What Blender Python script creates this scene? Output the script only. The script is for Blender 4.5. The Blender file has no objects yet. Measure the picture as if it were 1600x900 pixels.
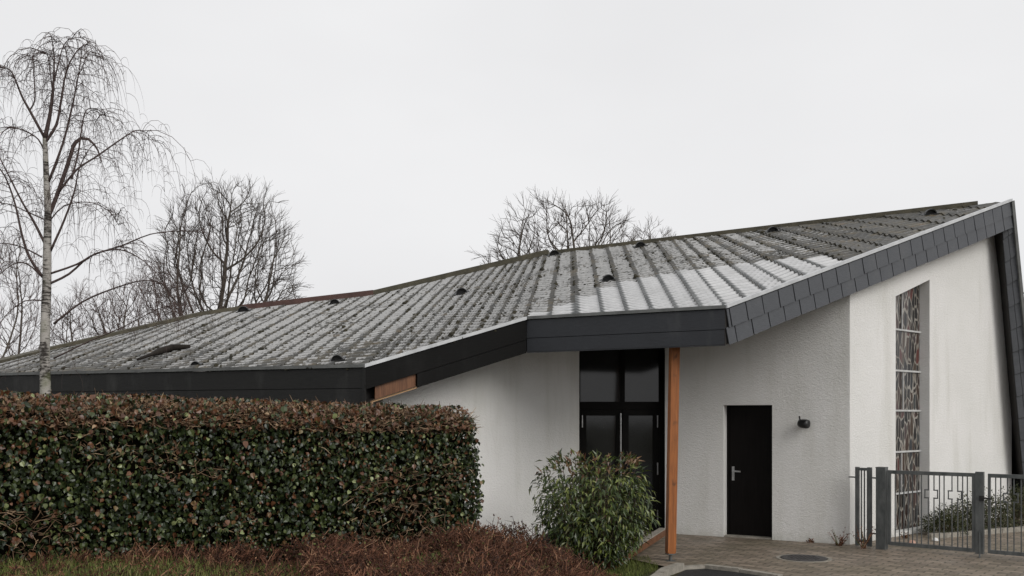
import bpy, bmesh, math, random
from mathutils import Vector as V, noise
from mathutils.bvhtree import BVHTree
import numpy as np

random.seed(7)
R = random.random
def U(a, b): return random.uniform(a, b)
scene = bpy.context.scene
COL = scene.collection
EYE, F = 1.9, 1500.0
def P(px, py, Y): return V(((px - 800) / F * Y, Y, EYE + (650 - py) / F * Y))
def pxof(p): return 800 + F * p.x / p.y, 650 - F * (p.z - EYE) / p.y

# ------------------------------------------------------------------ mesh collector
class MB:
    def __init__(s): s.v = []; s.f = []; s.c = []; s.cur = (1, 1, 1, 1); s.flat = set()
    def vert(s, p): s.v.append((p[0], p[1], p[2])); s.c.append(s.cur); return len(s.v) - 1
    def face(s, pts):
        i = [s.vert(p) for p in pts]; s.f.append(tuple(i))
    def quad(s, a, b, c, d): s.face((a, b, c, d))
    def hexa(s, b, t):          # b,t: 4 pts bottom and top, ccw
        i = [s.vert(p) for p in list(b) + list(t)]
        s.f += [(i[3], i[2], i[1], i[0]), (i[4], i[5], i[6], i[7])]
        for k in range(4):
            n = (k + 1) % 4
            s.f.append((i[k], i[n], i[4 + n], i[4 + k]))
    def box(s, c, ax, ay, az):  # centre and three half-axis vectors
        c = V(c)
        b = [c - ax - ay - az, c + ax - ay - az, c + ax + ay - az, c - ax + ay - az]
        s.hexa(b, [p + 2 * az for p in b])
    def aabox(s, x0, x1, y0, y1, z0, z1):
        s.box(((x0+x1)/2, (y0+y1)/2, (z0+z1)/2), V(((x1-x0)/2,0,0)), V((0,(y1-y0)/2,0)), V((0,0,(z1-z0)/2)))
    def bar(s, A, B, w, h, up=V((0, 0, 1))):   # rectangular bar from A to B
        A = V(A); B = V(B); d = (B - A); L = d.length; d.normalize()
        side = d.cross(up); 
        if side.length < 1e-4: side = d.cross(V((1, 0, 0)))
        side.normalize(); u = side.cross(d).normalized()
        s.box((A + B) / 2, d * L / 2, side * w / 2, u * h / 2)
    def tube(s, pts, rad, n=5, cap=True):
        pts = [V(p) for p in pts]
        if not hasattr(rad, '__len__'): rad = [rad] * len(pts)
        rings = []; prev = None
        for i, p in enumerate(pts):
            d = (pts[min(i + 1, len(pts) - 1)] - pts[max(i - 1, 0)])
            if d.length < 1e-7: d = V((0, 0, 1))
            d.normalize()
            if prev is None:
                a = V((1, 0, 0)) if abs(d.x) < .8 else V((0, 1, 0))
                e = d.cross(a).normalized()
            else:
                e = prev - d * prev.dot(d)
                e = e.normalized() if e.length > 1e-6 else d.orthogonal().normalized()
            prev = e; g = d.cross(e)
            rings.append([s.vert(p + (e * math.cos(2*math.pi*k/n) + g * math.sin(2*math.pi*k/n)) * rad[i]) for k in range(n)])
        for a, b in zip(rings, rings[1:]):
            for k in range(n):
                m = (k + 1) % n
                s.f.append((a[k], a[m], b[m], b[k]))
        if cap and n > 2:
            s.f.append(tuple(reversed(rings[0]))); s.f.append(tuple(rings[-1]))
    def build(s, name, mat, parent=None, smooth=False, col=False):
        me = bpy.data.meshes.new(name)
        me.from_pydata(s.v, [], s.f)
        if col:
            at = me.color_attributes.new('tint', 'FLOAT_COLOR', 'POINT')
            at.data.foreach_set('color', np.array(s.c, dtype=np.float32).ravel())
        if smooth: me.polygons.foreach_set('use_smooth', [True] * len(me.polygons))
        me.materials.append(mat); me.update()
        o = bpy.data.objects.new(name, me); COL.objects.link(o)
        if parent: o.parent = parent; o.matrix_parent_inverse = parent.matrix_basis.inverted()
        return o

def tag(o, label=None, cat=None, group=None, kind=None):
    if label: o['label'] = label
    if cat: o['category'] = cat
    if group: o['group'] = group
    if kind: o['kind'] = kind
    return o
def empty(name, loc, label, cat, group=None):
    o = bpy.data.objects.new(name, None); COL.objects.link(o); o.location = loc
    o.empty_display_size = .2
    return tag(o, label, cat, group)

# ------------------------------------------------------------------ materials
class NT:
    def __init__(s, name):
        m = bpy.data.materials.new(name); m.use_nodes = True; s.m = m; s.t = m.node_tree
        s.b = s.t.nodes['Principled BSDF']; s.co = s.t.nodes.new('ShaderNodeTexCoord')
        s.obj = s.co.outputs['Object']
    def n(s, k, **kw):
        nd = s.t.nodes.new(k)
        for a, b in kw.items(): setattr(nd, a, b)
        return nd
    def put(s, sock, val):
        if isinstance(val, bpy.types.NodeSocket): s.t.links.new(val, sock)
        else:
            if hasattr(sock.default_value, '__len__') and len(sock.default_value) == 4 and len(val) == 3: val = (*val, 1)
            sock.default_value = val
    def noise(s, scale, detail=4, rough=.55, vec=None, dist=0):
        nd = s.n('ShaderNodeTexNoise'); nd.inputs['Scale'].default_value = scale
        nd.inputs['Detail'].default_value = detail; nd.inputs['Roughness'].default_value = rough
        nd.inputs['Distortion'].default_value = dist
        s.put(nd.inputs['Vector'], vec or s.obj); return nd.outputs['Fac']
    def ramp(s, fac, stops):
        nd = s.n('ShaderNodeValToRGB'); cr = nd.color_ramp
        while len(cr.elements) < len(stops): cr.elements.new(.5)
        for e, (p, c) in zip(cr.elements, stops):
            e.position = p
            if not hasattr(c, '__len__'): c = (c, c, c)
            e.color = (*c, 1)
        s.put(nd.inputs['Fac'], fac); return nd.outputs['Color']
    def mix(s, fac, a, b, mode='MIX'):
        nd = s.n('ShaderNodeMix', data_type='RGBA', blend_type=mode)
        s.put(nd.inputs[0], fac); s.put(nd.inputs[6], a); s.put(nd.inputs[7], b); return nd.outputs[2]
    def math(s, op, a, b=0.0, clamp=False):
        nd = s.n('ShaderNodeMath', operation=op, use_clamp=clamp)
        s.put(nd.inputs[0], a); s.put(nd.inputs[1], b); return nd.outputs[0]
    def scaled(s, sc, rot=(0,0,0)):
        nd = s.n('ShaderNodeMapping'); nd.inputs['Scale'].default_value = sc; nd.inputs['Rotation'].default_value = rot
        s.put(nd.inputs['Vector'], s.obj); return nd.outputs[0]
    def attr(s, name):
        nd = s.n('ShaderNodeAttribute'); nd.attribute_name = name; return nd
    def bump(s, h, strength=.3, dist=.02):
        nd = s.n('ShaderNodeBump'); nd.inputs['Strength'].default_value = strength; nd.inputs['Distance'].default_value = dist
        s.put(nd.inputs['Height'], h); s.put(s.b.inputs['Normal'], nd.outputs[0])
    def set(s, col=None, rough=None, metal=None, spec=None):
        if col is not None: s.put(s.b.inputs['Base Color'], col)
        if rough is not None: s.put(s.b.inputs['Roughness'], rough)
        if metal is not None: s.put(s.b.inputs['Metallic'], metal)
        if spec is not None: s.put(s.b.inputs['Specular IOR Level'], spec)
        return s

def simple(name, c1, c2, scale=6, rough=.6, bump=0, metal=0, spec=.5, vec=None, bscale=None):
    t = NT(name); v = t.scaled(vec) if vec else None
    nz = t.noise(scale, 5, .6, v)
    t.set(t.ramp(nz, [(.3, c1), (.7, c2)]), rough, metal, spec)
    if bump: t.bump(t.noise(bscale or scale * 4, 4, .6, v), bump)
    return t.m

def mat_plaster():
    t = NT('white_roughcast_plaster')
    big = t.noise(.7, 4, .6); streak = t.noise(1.0, 5, .6, t.scaled((2.5, 2.5, .35)))
    c = t.ramp(big, [(.3, (.72, .715, .69)), (.75, (.81, .80, .785))])
    c = t.mix(t.ramp(streak, [(.50, 0), (.78, .45)]), c, (.50, .49, .43))
    # splash dirt along the foot of the wall
    sep = t.n('ShaderNodeSeparateXYZ'); t.put(sep.inputs[0], t.obj)
    foot = t.math('SUBTRACT', .34, sep.outputs[2]); foot = t.math('ADD', foot, t.math('MULTIPLY', t.noise(6, 4), .28))
    foot = t.ramp(foot, [(.32, 0), (.62, .55)])
    c = t.mix(foot, c, (.36, .36, .29))
    t.set(c, .85, spec=.25)
    h = t.mix(.4, t.noise(46, 4, .7, t.scaled((1, 1, 1.5))), t.noise(20, 3, .6, t.scaled((1, 1, 1.5))))
    t.bump(h, .7, .03)
    return t.m
def mat_roof():
    t = NT('weathered_corrugated_sheet')
    a = t.attr('tint'); sep = t.n('ShaderNodeSeparateColor'); t.put(sep.inputs[0], a.outputs['Color'])
    valley, edge, moss = sep.outputs[0], sep.outputs[1], sep.outputs[2]; clean = a.outputs['Alpha']
    n1 = t.noise(1.1, 5, .65); n2 = t.noise(7, 5, .7); n3 = t.noise(23, 4, .7)
    base = t.ramp(n2, [(.25, (.22, .218, .212)), (.75, (.46, .457, .445))])
    new = t.ramp(n2, [(.3, (.46, .46, .46)), (.7, (.60, .60, .60))])
    # lichen and dirt, with lap shadow painted in; darker in valleys and along laps
    dirt_shade = t.math('ADD', t.math('MULTIPLY', valley, .30), t.math('MULTIPLY', edge, t.math('MULTIPLY', t.noise(1.9, 4, .7), 1.25)))
    dirt_shade = t.math('ADD', dirt_shade, t.math('MULTIPLY', moss, .40))
    dirt_shade = t.math('ADD', dirt_shade, t.math('MULTIPLY', n3, .62)); dirt_shade = t.math('ADD', dirt_shade, t.math('MULTIPLY', n1, .52))
    d = t.ramp(dirt_shade, [(.82, 0), (.94, .96)])
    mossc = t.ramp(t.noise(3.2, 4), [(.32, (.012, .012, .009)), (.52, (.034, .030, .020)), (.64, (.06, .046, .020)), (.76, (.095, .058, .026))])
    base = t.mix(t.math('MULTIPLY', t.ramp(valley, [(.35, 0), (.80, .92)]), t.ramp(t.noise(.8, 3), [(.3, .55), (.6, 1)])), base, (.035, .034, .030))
    base = t.mix(d, base, mossc)
    sk = t.noise(13, 4, .62); dens = t.math('ADD', t.math('MULTIPLY', t.noise(.62, 4, .6), .5), t.math('MULTIPLY', edge, .10))
    sk = t.math('ADD', sk, dens); base = t.mix(t.ramp(sk, [(.82, 0), (.855, .97)]), base, mossc)
    spots = t.ramp(n3, [(.62, 0), (.70, .6)])
    base = t.mix(t.math('MULTIPLY', spots, moss), base, (.36, .35, .32))
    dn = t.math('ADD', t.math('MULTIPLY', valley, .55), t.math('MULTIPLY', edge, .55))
    new = t.mix(t.ramp(dn, [(.30, 0), (.58, .95)]), new, (.03, .035, .035))  # lap shadow and darker valleys painted on the newer sheets
    new = t.mix(t.ramp(n1, [(.45, 0), (.7, .45)]), new, (.30, .30, .295))
    c = t.mix(clean, base, new)
    t.set(c, t.ramp(n2, [(.2, .28), (.8, .6)]), spec=.55)
    t.bump(n3, .35, .02)
    return t.m
def mat_slate(name='dark_slate_cladding', c1=(.045, .048, .054), c2=(.085, .09, .10), spec_=.4, streak=.25):
    t = NT(name); v = t.scaled((1.2, 1.2, 9))
    a = t.noise(2.2, 5, .7); b = t.noise(9, 5, .7, v)
    c = t.ramp(t.mix(.5, a, b), [(.3, c1), (.7, c2)])
    c = t.mix(t.ramp(t.noise(1.3, 5, .7, t.scaled((1.6, 1.6, .5))), [(.55, 0), (.8, streak)]), c, (.15, .15, .145))
    t.set(c, t.ramp(a, [(.3, .4), (.7, .65)]), spec=spec_); t.bump(b, .25, .01); return t.m
def mat_wood(name, c1, c2, knots=True):
    t = NT(name); v = t.scaled((14, 14, .9))
    g = t.noise(3, 6, .65, v, .6)
    c = t.ramp(g, [(.25, c1), (.7, c2)])
    if knots:
        k = t.noise(5, 2, .4, t.scaled((1.6, 1.6, 1.1))); c = t.mix(t.ramp(k, [(.66, 0), (.74, .75)]), c, (.05, .022, .01))
        c = t.mix(t.ramp(t.noise(2, 4), [(.5, 0), (.8, .4)]), c, tuple(x * .5 for x in c1))
    t.set(c, .55, spec=.35); t.bump(g, .25, .01); return t.m
def mat_leaf(name, stops, rough=.35, spec=.5):
    t = NT(name); a = t.attr('tint'); sep = t.n('ShaderNodeSeparateColor'); t.put(sep.inputs[0], a.outputs['Color'])
    c = t.ramp(sep.outputs[0], stops)
    t.set(c, rough, spec=spec); return t.m
def mat_bark(name, c1, c2, c3=None):
    t = NT(name); n1 = t.noise(12, 5, .7, t.scaled((2, 2, .6)))
    t.set(t.ramp(n1, [(.3, c1), (.7, c2)]), .85, spec=.2); t.bump(n1, .4, .02); return t.m
def mat_birch():
    t = NT('birch_bark')
    band = t.noise(5, 5, .75, t.scaled((1.5, 1.5, 9))); blot = t.noise(2.2, 4, .7)
    c = t.ramp(band, [(.3, (.26, .24, .22)), (.6, (.50, .475, .44))])
    c = t.mix(t.ramp(t.mix(.5, band, blot), [(.49, 0), (.55, 1)]), c, (.035, .03, .026))
    sep = t.n('ShaderNodeSeparateXYZ'); t.put(sep.inputs[0], t.obj)
    c = t.mix(t.math('MULTIPLY', t.ramp(t.noise(3.1, 4), [(.5, 0), (.7, .7)]), 1.0), c, (.13, .14, .07))
    t.set(c, .8, spec=.25); t.bump(band, .3, .015); return t.m
def mat_paving():
    t = NT('brown_brick_paving')
    v = t.scaled((1, 1, 1), (0, 0, math.radians(38)))
    br = t.n('ShaderNodeTexBrick'); t.put(br.inputs['Vector'], v)
    br.inputs['Scale'].default_value = 1; br.inputs['Brick Width'].default_value = .24; br.inputs['Row Height'].default_value = .12
    br.inputs['Mortar Size'].default_value = .011; br.inputs['Mortar Smooth'].default_value = .3
    br.inputs['Color1'].default_value = (.135, .105, .08, 1); br.inputs['Color2'].default_value = (.31, .245, .19, 1)
    br.inputs['Mortar'].default_value = (.035, .036, .022, 1)
    big = t.noise(.9, 5, .65); fine = t.noise(9, 5, .7)
    c = t.mix(t.ramp(fine, [(.35, .0), (.75, .5)]), br.outputs['Color'], (.30, .255, .20))
    c = t.mix(t.ramp(big, [(.46, 0), (.70, .6)]), c, (.085, .078, .045))
    sep = t.n('ShaderNodeSeparateXYZ'); t.put(sep.inputs[0], t.obj)
    t.set(c, t.ramp(big, [(.35, .45), (.65, .75)]), spec=.35)
    t.bump(t.math('ADD', t.math('MULTIPLY', br.outputs['Fac'], -1.0), t.math('MULTIPLY', fine, .5)), .6, .012)
    return t.m
def mat_ground():
    t = NT('earth_and_turf')
    n1 = t.noise(.5, 6, .65); n2 = t.noise(9, 5, .7)
    c = t.ramp(n2, [(.3, (.035, .026, .016)), (.55, (.06, .045, .028)), (.75, (.055, .06, .022))])
    c = t.mix(t.ramp(n1, [(.45, 0), (.62, .7)]), c, (.045, .062, .018))
    t.set(c, .9, spec=.2); t.bump(n2, .6, .04); return t.m
def mat_stained():
    t = NT('leaded_coloured_glass')
    v = t.n('ShaderNodeMapping'); v.inputs['Scale'].default_value = (9.5, 9.5, 2.7); t.put(v.inputs['Vector'], t.obj)
    warp = t.noise(2.5, 3, .5); w = t.n('ShaderNodeVectorMath', operation='ADD'); t.put(w.inputs[0], v.outputs[0])
    cmb = t.n('ShaderNodeCombineXYZ'); t.put(cmb.inputs[0], t.math('MULTIPLY', warp, 1.3)); t.put(cmb.inputs[2], t.math('MULTIPLY', warp, 1.1)); t.put(w.inputs[1], cmb.outputs[0])
    vo = t.n('ShaderNodeTexVoronoi', feature='DISTANCE_TO_EDGE'); t.put(vo.inputs['Vector'], w.outputs[0]); vo.inputs['Scale'].default_value = 1.25
    ce = t.n('ShaderNodeTexVoronoi', feature='F1'); t.put(ce.inputs['Vector'], w.outputs[0]); ce.inputs['Scale'].default_value = 1.25
    sp = t.n('ShaderNodeSeparateColor'); t.put(sp.inputs[0], ce.outputs['Color'])
    glass = t.ramp(sp.outputs[0], [(.0, (.012, .012, .013)), (.45, (.02, .018, .018)), (.72, (.045, .022, .017)), (.88, (.06, .045, .032)), (.9, (.03, .04, .045)), (1, (.10, .03, .025))])
    edge = t.ramp(vo.outputs['Distance'], [(.035, 1), (.085, 0)])
    c = t.mix(edge, glass, t.ramp(t.noise(3, 3), [(.35, (.17, .155, .13)), (.65, (.33, .31, .28))]))
    t.set(c, .25, spec=.4); t.bump(vo.outputs['Distance'], .2, .01); return t.m

M = dict(
    plaster=mat_plaster(), roof=mat_roof(), slate=mat_slate(), board=mat_slate('dark_fascia_board', (.009, .009, .009), (.022, .022, .021), .25),
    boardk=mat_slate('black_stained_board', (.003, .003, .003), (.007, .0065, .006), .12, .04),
    boardg=mat_slate('slate_grey_fascia', (.016, .0175, .021), (.034, .037, .043)),
    soffit=simple('dark_stained_soffit', (.012, .011, .010), (.025, .022, .02), 5, .7),
    trim=simple('zinc_edge_trim', (.42, .43, .44), (.62, .63, .64), 5, .45, metal=0.2),
    trimdark=simple('weathered_edge_trim', (.08, .082, .08), (.16, .165, .16), 4, .6),
    redcap=simple('red_brown_verge_cap', (.055, .026, .020), (.10, .048, .038), 5, .6),
    olivecap=simple('mossy_verge_cap', (.045, .042, .028), (.10, .088, .058), 6, .8, .4),
    darkvent=simple('black_plastic', (.010, .010, .010), (.022, .022, .022), 8, .5),
    moss=simple('moss_cushion', (.010, .010, .006), (.040, .034, .017), 3, .95, .5),
    post=mat_wood('orange_brown_timber', (.15, .048, .013), (.40, .14, .038)),
    rawwood=mat_wood('bare_brown_timber', (.06, .025, .013), (.22, .10, .048), False),
    paleedge=mat_wood('pale_raw_timber', (.42, .24, .11), (.62, .40, .22), False),
    door=simple('dark_brown_door_paint', (.003, .0022, .002), (.007, .0055, .005), 5, .5, vec=(6, 6, .5), spec=.12),
    darkframe=simple('dark_brown_frame', (.003, .0027, .0023), (.007, .006, .005), 6, .55, spec=.12),
    glass=None, steel=simple('brushed_steel', (.35, .35, .35), (.5, .5, .5), 20, .4, metal=.8),
    galv=simple('galvanised_steel', (.068, .075, .075), (.145, .152, .150), 7, .55, .1, metal=.35, vec=(1.5, 1.5, .7)),
    whitebar=simple('white_window_bar', (.40, .40, .395), (.58, .58, .57), 8, .5),
    stained=mat_stained(), black=simple('black_metal', (.008, .008, .008), (.015, .015, .015), 8, .45),
    paving=mat_paving(), ground=mat_ground(),
    asphalt=simple('wet_dark_asphalt', (.007, .007, .008), (.018, .018, .018), 30, .6, .5),
    kerb=simple('pale_concrete_kerb', (.20, .185, .155), (.36, .33, .28), 12, .85, .4),
    iron=simple('cast_iron', (.03, .028, .028), (.06, .055, .055), 14, .55, .4),
    birch=mat_birch(), birchtwig=mat_bark('purple_brown_birch_twig', (.055, .038, .036), (.12, .088, .080)),
    bark=mat_bark('grey_brown_bark', (.055, .046, .038), (.125, .105, .085)),
    twig=mat_bark('grey_brown_twig', (.065, .052, .045), (.12, .10, .088)),
    reedtwig=mat_bark('reddish_thicket_twig', (.085, .06, .055), (.15, .11, .10)),
    hedgetwig=mat_leaf('dry_hedge_twig', [(0, (.06, .034, .020)), (.5, (.17, .105, .062)), (1, (.42, .30, .19))], .75, .25),
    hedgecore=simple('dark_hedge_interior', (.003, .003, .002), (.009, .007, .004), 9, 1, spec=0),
    ivy=mat_leaf('ivy_leaf', [(0, (.012, .018, .008)), (.45, (.028, .042, .014)), (.7, (.055, .072, .022)), (.82, (.11, .13, .045)), (.86, (.075, .035, .02)), (.95, (.15, .065, .03)), (1, (.22, .25, .11))], .3, .42),
    laurel=mat_leaf('laurel_leaf', [(0, (.016, .03, .010)), (.5, (.060, .088, .018)), (.8, (.15, .175, .04)), (.88, (.23, .24, .08)), (.90, (.10, .04, .02)), (1, (.20, .12, .06))], .32, .5),
    cover=mat_leaf('red_brown_ground_cover', [(0, (.030, .014, .009)), (.4, (.105, .045, .026)), (.7, (.20, .088, .050)), (.82, (.34, .20, .12)), (.86, (.07, .085, .025)), (1, (.14, .16, .05))], .75, .25),
    grass=mat_leaf('winter_grass', [(0, (.05, .065, .014)), (.5, (.11, .14, .03)), (.8, (.19, .20, .06)), (1, (.30, .25, .12))], .7, .25),
    conif=mat_leaf('evergreen_leaf', [(0, (.012, .026, .014)), (1, (.05, .075, .035))], .5, .4),
    shrub=mat_leaf('low_shrub_leaf', [(0, (.02, .026, .01)), (.6, (.055, .068, .024)), (1, (.12, .11, .05))], .5, .4),
    stem=simple('woody_stem', (.05, .035, .022), (.10, .07, .045), 12, .85),
    pink=simple('pinkish_stone', (.42, .24, .18), (.55, .36, .28), 20, .8, .4), white=simple('white_paper_scrap', (.6, .6, .58), (.75, .75, .73), 15, .7),
    deadlog=mat_bark('wet_dark_wood', (.012, .010, .008), (.03, .025, .02)), bag=simple('black_plastic_bag', (.008, .008, .009), (.02, .02, .022), 14, .3, .6),
)
def mat_glass():
    t = NT('dark_reflecting_glass'); t.set(t.ramp(t.noise(1.5, 3), [(.3, (.012, .013, .013)), (.7, (.022, .023, .023))]), .07, spec=.55)
    t.bump(t.noise(1.4, 2), .04, .02); return t.m
M['glass'] = mat_glass()

# ------------------------------------------------------------------ world, sun, camera
EL, ROT = math.radians(31), math.radians(138)
w = bpy.data.worlds.new('World'); scene.world = w; w.use_nodes = True
nt = w.node_tree; bg = nt.nodes['Background']
sky = nt.nodes.new('ShaderNodeTexSky'); sky.sky_type = 'NISHITA'; sky.sun_disc = False
sky.sun_elevation = EL; sky.sun_rotation = ROT; sky.dust_density = 6; sky.air_density = 1.0
hs = nt.nodes.new('ShaderNodeHueSaturation'); hs.inputs['Saturation'].default_value = .12; hs.inputs['Value'].default_value = 1
mx = nt.nodes.new('ShaderNodeMix'); mx.data_type = 'RGBA'; mx.inputs[0].default_value = .92
mx.inputs[7].default_value = (8.75, 8.75, 8.85, 1)
tc = nt.nodes.new('ShaderNodeTexCoord'); cn = nt.nodes.new('ShaderNodeTexNoise'); cn.inputs['Scale'].default_value = 1.6; cn.inputs['Detail'].default_value = 4
mp = nt.nodes.new('ShaderNodeMapping'); mp.inputs['Scale'].default_value = (1, 1, 2.2)
nt.links.new(tc.outputs['Generated'], mp.inputs['Vector']); nt.links.new(mp.outputs[0], cn.inputs['Vector'])
crp = nt.nodes.new('ShaderNodeValToRGB'); crp.color_ramp.elements[0].position = .3; crp.color_ramp.elements[1].position = .7
crp.color_ramp.elements[0].color = (.93, .93, .935, 1); crp.color_ramp.elements[1].color = (1.04, 1.04, 1.04, 1)
nt.links.new(cn.outputs['Fac'], crp.inputs['Fac'])
ml = nt.nodes.new('ShaderNodeMix'); ml.data_type = 'RGBA'; ml.blend_type = 'MULTIPLY'; ml.inputs[0].default_value = 1
nt.links.new(sky.outputs[0], hs.inputs['Color']); nt.links.new(hs.outputs[0], mx.inputs[6])
nt.links.new(mx.outputs[2], ml.inputs[6]); nt.links.new(crp.outputs[0], ml.inputs[7])
nt.links.new(ml.outputs[2], bg.inputs['Color']); bg.inputs['Strength'].default_value = .1
sl = bpy.data.lights.new('sun', 'SUN'); sl.energy = 1.35; sl.angle = math.radians(35); sl.color = (1, .97, .92)
so = bpy.data.objects.new('sun', sl); COL.objects.link(so)
sd = V((math.sin(ROT) * math.cos(EL), math.cos(ROT) * math.cos(EL), math.sin(EL)))
so.rotation_euler = sd.to_track_quat('Z', 'Y').to_euler()
cam = bpy.data.cameras.new('camera'); co = bpy.data.objects.new('camera', cam); COL.objects.link(co)
co.location = (0, 0, EYE); co.rotation_euler = (math.radians(90), 0, 0)
cam.sensor_width = 36; cam.lens = 36 * F / 1600; cam.shift_y = 200 / 1600; cam.clip_end = 2000; cam.clip_start = .05
scene.camera = co
vs = scene.view_settings; vs.view_transform = 'Standard'; vs.look = 'None'; vs.exposure = 0; vs.gamma = 1

# ------------------------------------------------------------------ terrain
def sst(a, b, x):
    t = min(1, max(0, (x - a) / (b - a))); return t * t * (3 - 2 * t)
def gz(x, y):
    hi = 1 - sst(-.5, 1.5, x - max(0, (y - 9.5)) * .15)
    back = 1 - sst(9.9, 11.9, y + max(0, x) * .2)
    front = sst(1.0, 4.0, y)
    n = noise.noise(V((x * .9, y * .9, 0))) * .05 + noise.noise(V((x * 3, y * 3, 4))) * .02
    far = 1.2 * sst(24, 50, y) * 0
    return -.03 + (.62 + .14 * sst(-1.6, -3.2, x) + n) * hi * back * front + far
xs = sorted(set([-600, -300, -150, -80, -50, -35, -25, -18, -14, -11] + [round(-9 + .18 * i, 3) for i in range(78)] + [6, 8, 11, 14, 18, 25, 35, 50, 80, 150, 300, 600]))
ys = sorted(set([-200, -60, -20, -8, -3, 0] + [round(1 + .3 * i, 3) for i in range(18)] + [round(6.5 + .15 * i, 3) for i in range(42)] + [13.5, 15, 18, 22, 28, 36, 50, 80, 150, 300, 700]))
g = MB(); ids = {}
for j, y in enumerate(ys):
    for i, x in enumerate(xs): ids[i, j] = g.vert((x, y, gz(x, y)))
for j in range(len(ys) - 1):
    for i in range(len(xs) - 1): g.f.append((ids[i, j], ids[i+1, j], ids[i+1, j+1], ids[i, j+1]))
tag(g.build('ground', M['ground'], smooth=True), kind='structure')

pv = MB()
edge = [(2.05, 11.9), (1.35, 13.2), (.9, 14.6), (.6, 18), (24, 24), (24, 4), (3.9, 10.6), (3.22, 11.37), (2.86, 11.82), (2.45, 12.15), (2.25, 12.12)]
pv.face([(x, y, 0) for x, y in edge])
tag(pv.build('paved_yard', M['paving']), kind='structure')
rd = MB()
redge = [(2.18, 12.02), (2.45, 12.10), (2.80, 11.78), (3.16, 11.33), (3.84, 10.56), (9, 4), (9, -8), (-6, -8), (-6, 1.0), (1.2, 3.0), (1.5, 9.8), (1.72, 11.0)]
rd.face([(x, y, -.022) for x, y in redge])
tag(rd.build('road', M['asphalt']), kind='structure')
kerbm = MB()
kp = [(1.42, 9.9), (1.62, 11.0), (1.86, 11.62), (2.12, 12.04), (2.44, 12.15), (2.84, 11.83), (3.2, 11.38)]
def kerb_run(k, pts, w0, h0, sw=None):
    for a, b in zip(pts, pts[1:]):
        a = V((*a, 0)); b = V((*b, 0)); d = b - a; n = max(1, int(d.length / .3))
        for i in range(n):
            p = a + d * (i / n); q = a + d * ((i + .96) / n)
            dz = U(-.008, .008)
            k.bar(p + V((0, 0, h0/2 - .03 + dz)), q + V((0, 0, h0/2 - .03 + dz)), w0, h0 + .05)
kerb_run(kerbm, kp[:4], .10, .07); kerb_run(kerbm, kp[3:], .10, .028)
tag(kerbm.build('kerb', M['kerb']), kind='structure')

# ------------------------------------------------------------------ the church building
church = empty('church', (3, 16, 0), 'white plastered church hall with sweeping corrugated roof, stained glass window and dark slate edge', 'church')
FR = [(-80, 589.5, 15.3), (570, 575, 12.0), (823, 500, 13.3), (1133, 483, 12.0), (1578, 316, 17.1)]
BK = [(70, 552, 19.0), (310, 495, 22.0), (380, 485, 22.3), (585, 462, 22.0), (860, 398, 21.0), (1578, 316, 17.1)]
FR3 = [P(*a) for a in FR]; BK3 = [P(*a) for a in BK]
def on_poly(nodes, pts, px):
    for k in range(len(nodes) - 1):
        if px <= nodes[k+1][0] or k == len(nodes) - 2:
            A, B = pts[k], pts[k+1]; m = (px - 800) / F
            t = (m * A.y - A.x) / ((B.x - A.x) - m * (B.y - A.y))
            return A + (B - A) * t
MAPF = [-80, 0, 200, 380, 570, 690, 829, 902, 1000, 1115, 1225, 1275, 1350, 1400, 1460, 1520, 1578]
MAPB = [70, 210, 410, 570, 715, 790, 858, 896, 960, 1038, 1098, 1130, 1205, 1255, 1335, 1435, 1577]
def frontp(px): return on_poly(FR, FR3, px)
def backp(px): return on_poly(BK, BK3, px)
def fmap(px): return float(np.interp(px, MAPF, MAPB))
seams = []
for a, b, n in ((-80, 570, 24), (570, 823, 10), (823, 1133, 8), (1133, 1577, 14)):
    seams += [a + (b - a) * i / n for i in range(n)]
seams.append(1577)
SA = [frontp(p) for p in seams]; SB = [backp(fmap(p)) for p in seams]
SIGX = [-80, 200, 450, 640, 880, 1050, 1250, 1600]; SIGY = [-.07, -.06, -.06, 0, .05, .13, .2, .22]
L0 = [0.0]
for i in range(len(seams) - 1):
    A, B = SA[i], SB[i]; d = (B - A); Ls = max(d.length, .3); d = d / max(d.length, 1e-6)
    x0, y0 = pxof(A); x1, y1 = pxof(A + d * min(1, Ls))
    sx, sy = (x1 - x0) / min(1, Ls), (y1 - y0) / min(1, Ls)
    xn, yn = pxof(SA[i+1]); dx = xn - x0; m = (yn - y0) / dx; sg = float(np.interp(x0, SIGX, SIGY))
    L0.append(L0[-1] + (sg - m) * dx / (sy - sg * sx))
PER, AMP = .23, .019
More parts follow.
